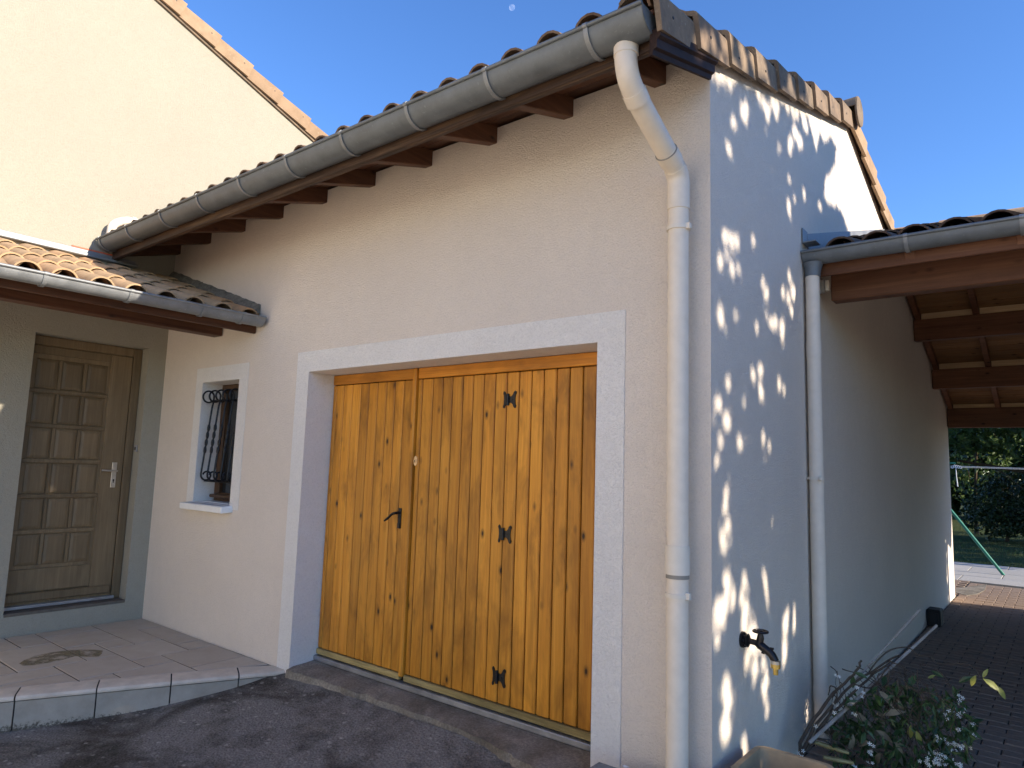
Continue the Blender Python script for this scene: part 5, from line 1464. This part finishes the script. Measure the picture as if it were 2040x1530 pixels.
# a few more gaps over the verge tiles
for k in range(22):
    y = G.uniform(-0.3, 1.9); sp.append((y, 3.575+SLOPE*y-0.03+G.uniform(-.05, .06), G.uniform(.025, .045)))
grid = {}
for s in sp:
    for i in range(int((s[0]-.2)*4), int((s[0]+.2)*4)+1):
        for j in range(int((s[1]-.2)*4), int((s[1]+.2)*4)+1): grid.setdefault((i, j), []).append(s)
def clear_of(ty, tz, rad):
    for s in grid.get((int(ty*4), int(tz*4)), ()):
        if (ty-s[0])**2+(tz-s[1])**2 < (s[2]+rad)**2: return False
    return True
V, F = [], []; V2, F2 = [], []
cnt = 0
for k in range(170000):
    ty, tz = G.uniform(-0.8, 2.85), G.uniform(-0.6, 4.3)
    if not inside((ty, tz), poly): continue
    s = G.uniform(.09, .15)
    if not clear_of(ty, tz, s*0.38):
        s = G.uniform(.035, .065)
        if not clear_of(ty, tz, s*0.32): continue
    t = 6.6+1.2*G.gauss(0, .6)
    t = max(5.4, min(9.0, t))
    add_leaf(V, F, Vector((0, ty, tz))+SUN*t, s, G); cnt += 1
    if cnt > 46000: break
cnt2 = 0
for k in range(60000):
    ty, tz = G.uniform(-1.75, 0.0), G.uniform(-1.1, 3.7)
    lim = 3.4-1.6*smooth(0.65, 0.95, -ty)+0.12*math.sin(ty*9.0)+0.2*noise.noise((ty*3, 0, 0))
    if tz > lim: continue
    if noise.noise((ty*6.0, tz*6.0, 2.0)) > 0.60: continue
    s = G.uniform(.11, .19)
    t = max(6.8, min(11.5, 8.9+1.5*G.gauss(0, .6)))
    add_leaf(V2, F2, Vector((0, ty, tz))+SUN*t, s, G); cnt2 += 1
    if cnt2 > 15000: break
def crown_pts(poly_y, poly_z, n_):
    return [Vector((0, G.uniform(*poly_y), G.uniform(*poly_z)))+SUN*G.uniform(6.0, 8.5) for _ in range(n_)]
ta = empty('shade_tree', (6.6, 1.7, -0.05)); tag(ta, 'leafy broadleaf tree right of the carport shading the garage side wall', 'tree', 'trees beside the drive')
trunk_mesh((6.6, 1.7, -0.1), (6.4, 1.8, 4.0), 0.15, crown_pts((0.0, 2.2), (0.3, 3.3), 16), G, 2).build('trunk', 'bark', ta, True)
mesh_obj('crown', V, F, 'leaf', ta)
tb = empty('shade_tree', (8.6, -0.9, -0.05)); tag(tb, 'leafy broadleaf tree right of the camera shading the driveway', 'tree', 'trees beside the drive')
trunk_mesh((8.6, -0.9, -0.1), (8.5, -0.6, 4.0), 0.16, crown_pts((-1.6, -0.1), (0.0, 2.2), 16), G, 2).build('trunk', 'bark', tb, True)
mesh_obj('crown', V2, F2, 'leaf', tb)

def blob_tree(name, label, cat, base, blobs, n_, size, mat, r=0.12, group=None, top=None, shell=0.5, fill=None):
    root = empty(name, base); tag(root, label, cat, group)
    V, F = [], []; vols = [b[3]*b[4]*b[5] for b in blobs]; tot = sum(vols)
    for b, vl in zip(blobs, vols):
        for k in range(int(n_*vl/tot)):
            while True:
                q = Vector((G.uniform(-1, 1), G.uniform(-1, 1), G.uniform(-1, 1)))
                if q.length <= 1: break
            rad = q.length**shell
            q = q.normalized()*rad
            nz = 1+0.35*noise.noise((b[0]+q.x*2.2, b[1]+q.y*2.2, b[2]+q.z*2.2))
            p = Vector((b[0]+q.x*b[3]*nz, b[1]+q.y*b[4]*nz, b[2]+q.z*b[5]*nz))
            if noise.noise(p*1.9) < -0.22 and G.random() < .8: continue
            add_leaf(V, F, p, G.uniform(*size), G)
    tp = top or (base[0], base[1], max(b[2] for b in blobs))
    trunk_mesh(base, tp, r, [(b[0], b[1], b[2]) for b in blobs], G, 2).build('trunk', 'bark', root, True)
    mesh_obj('crown', V, F, mat, root)
    return root
# unseen hedge added to keep low sun and skylight off the carport wall
he = empty('sun_blocking_hedge', (4.95, 5.3, -0.1)); tag(he, 'unseen tall hedge added to keep low sun out of the carport', 'hedge')
V, F = [], []
for k in range(26000):
    y = G.uniform(2.45, 7.9); z = G.uniform(-0.05, 4.1+0.12*noise.noise((y*2, 0, 0))); x = 4.95+G.gauss(0, .22)
    add_leaf(V, F, Vector((x, y, z)), G.uniform(.20, .30), G)
mesh_obj('foliage', V, F, 'leaf_dark', he)
mb = MB()
for k in range(8): mb.tube([(4.95, 2.8+0.65*k, -0.1), (4.95+G.uniform(-.1, .1), 2.8+0.65*k, 3.0)], [.04, .015], 6)
mb.build('stems', 'bark', he)
# garden behind
blob_tree('walnut_tree', 'broad leafed tree whose boughs hang over the back lawn', 'tree', (1.6, 17.5, 0.0),
          [(-1.2, 16.2, 3.1, 1.5, 1.1, 0.9), (0.2, 16.6, 2.9, 1.2, 1.1, .75), (1.2, 17.0, 3.8, 1.7, 1.5, 1.2), (-0.4, 17.4, 4.4, 1.6, 1.5, 1.1), (2.4, 16.2, 3.2, 1.3, 1.2, .9), (0.5, 15.6, 3.5, 1.2, .8, .8), (-1.5, 17.5, 2.2, .8, .8, .7)], 10500, (.13, .26), 'leaf', 0.17, 'garden trees', (1.3, 17.3, 3.4))
blob_tree('light_tree', 'yellow green young tree glowing between the darker trees', 'tree', (-0.9, 21.5, 0.0),
          [(-0.7, 21.5, 2.2, .75, .7, .9), (-0.3, 21.2, 3.0, .9, .8, .8), (-1.0, 21.7, 1.4, .5, .5, .6)], 1800, (.10, .19), 'leaf_light', 0.06, 'garden trees', (-0.8, 21.5, 2.6))
q = at(2000, 985, 1, 19.0)
blob_tree('round_shrub', 'dark rounded shrub at the right of the back lawn', 'shrub', (q.x, 19.0, 0.05),
          [(q.x, 19.0, 0.95, .95, .9, .75), (q.x+.5, 18.8, 1.15, .9, .8, .7), (q.x-.25, 18.9, .6, .7, .7, .45), (q.x+.9, 19.0, 0.7, .8, .8, .55), (q.x+.1, 19.0, 1.45, .6, .6, .5)], 7000, (.08, .14), 'leaf_dark', 0.05, None, (q.x, 19.0, 0.8))
blob_tree('lawn_tree', 'large tree to the right of the lawn casting shade over the grass', 'tree', (8.5, 17.0, 0.0),
          [(8.5, 17.0, 4.2, 2.6, 2.6, 2.4), (7.6, 15.2, 3.8, 2.0, 1.8, 1.8), (8.6, 19.5, 4.0, 2.2, 2.2, 2.0), (7.8, 14.3, 3.2, 1.6, 1.2, 1.5), (8.0, 21.5, 3.8, 2.0, 1.6, 1.9)], 9000, (.18, .34), 'leaf', 0.22, 'garden trees')
for i, (x, y, hh_, lab) in enumerate(((-7.5, 31, 7, 'leftmost dark tree of the row closing the garden'), (-3.6, 32, 8, 'dark tree of the far row just right of the garage wall end'), (0.3, 31.5, 7.5, 'dark tree of the far row behind the rounded shrub'), (4.2, 32, 8, 'rightmost dark tree of the row closing the garden'))):
    blob_tree('far_tree', lab, 'tree', (x, y, 0.0), [(x, y, 1.6, 2.3, 1.6, 1.8), (x+.4, y-.3, hh_*.5, 2.4, 1.8, 2.2), (x-.3, y, hh_*.78, 1.9, 1.6, 1.8)], 9500, (.30, .55), 'leaf_dark', 0.18, 'dark trees closing the garden')

# ================================================================== white house added unseen behind the camera to bounce sun onto the facade
nb = empty('bounce_house', (-2.2, -9.2, -0.1)); tag(nb, 'white house added unseen behind the camera to bounce sun onto the garage', 'house')
NA, NBp = Vector((-6.6, -4.6, 0)), Vector((2.2, -13.4, 0))
nd = (NBp-NA).normalized(); nn = Vector((-nd.y, nd.x, 0))
if nn.x < 0: nn = -nn
nl = (NBp-NA).length
def npt(u, d, z): q = NA+nd*u+nn*d; return (q.x, q.y, z)
M['stucco_bounce'] = stucco('white_render_bounce', (0.85, 0.80, 0.72), 85, 0.5, 0.004)
mb = MB(); H = 5.2
us = [0, 2.0, 3.2, 5.2, 6.3, 9.0, 10.2, nl]; zs_ = [-0.2, 0.95, 2.25, H]
for u0, u1 in zip(us[:-1], us[1:]):
    for z0, z1 in zip(zs_[:-1], zs_[1:]):
        cu, cz_ = (u0+u1)/2, (z0+z1)/2
        if any(a_ < cu < b_ and zs_[lo] <= cz_ <= zs_[hi] for a_, b_, lo, hi in ((2.0, 3.2, 1, 2), (5.2, 6.3, 0, 2), (9.0, 10.2, 1, 2))): continue
        mb.add([npt(u0, 0, z0), npt(u1, 0, z0), npt(u1, 0, z1), npt(u0, 0, z1)], [(0, 1, 2, 3)])
for u in (0, nl): mb.add([npt(u, 0, -0.2), npt(u, -7, -0.2), npt(u, -7, H), npt(u, -3.5, H+1.4), npt(u, 0, H)], [(0, 1, 2, 3, 4)])
mb.add([npt(0, -7, -0.2), npt(nl, -7, -0.2), npt(nl, -7, H), npt(0, -7, H)], [(0, 1, 2, 3)])
mb.build('wall', 'stucco_bounce', nb)
mb = MB()
for a_, b_ in ((0.45, -3.5), (-3.5, -7.45)):
    za, zb2 = H+1.45-0.4*abs(a_+3.5), H+1.45-0.4*abs(b_+3.5)
    mb.hexa([npt(-0.3, a_, za), npt(nl+0.3, a_, za), npt(nl+0.3, b_, zb2), npt(-0.3, b_, zb2), npt(-0.3, a_, za+0.12), npt(nl+0.3, a_, za+0.12), npt(nl+0.3, b_, zb2+0.12), npt(-0.3, b_, zb2+0.12)])
mb.build('roof', 'tile', nb)
for (u0, u1, z0, z1, nm) in ((2.0, 3.2, 0.95, 2.25, 'window'), (9.0, 10.2, 0.95, 2.25, 'window'), (5.2, 6.3, -0.1, 2.25, 'door')):
    fb = MB()
    for (p0, p1, q0_, q1_) in ((u0, u0+.07, z0, z1), (u1-.07, u1, z0, z1), (u0+.07, u1-.07, z1-.07, z1), (u0+.07, u1-.07, z0, z0+.07)):
        fb.hexa([npt(p0, -.16, q0_), npt(p1, -.16, q0_), npt(p1, -.10, q0_), npt(p0, -.10, q0_), npt(p0, -.16, q1_), npt(p1, -.16, q1_), npt(p1, -.10, q1_), npt(p0, -.10, q1_)])
    wn = fb.build(nm, 'window_wood', nb)
    pn = MB(); pn.add([npt(u0+.06, -.13, z0+.06), npt(u1-.06, -.13, z0+.06), npt(u1-.06, -.13, z1-.06), npt(u0+.06, -.13, z1-.06)], [(0, 1, 2, 3)])
    pn.build('pane' if nm == 'window' else 'door_leaf', 'glass' if nm == 'window' else 'oak', wn)
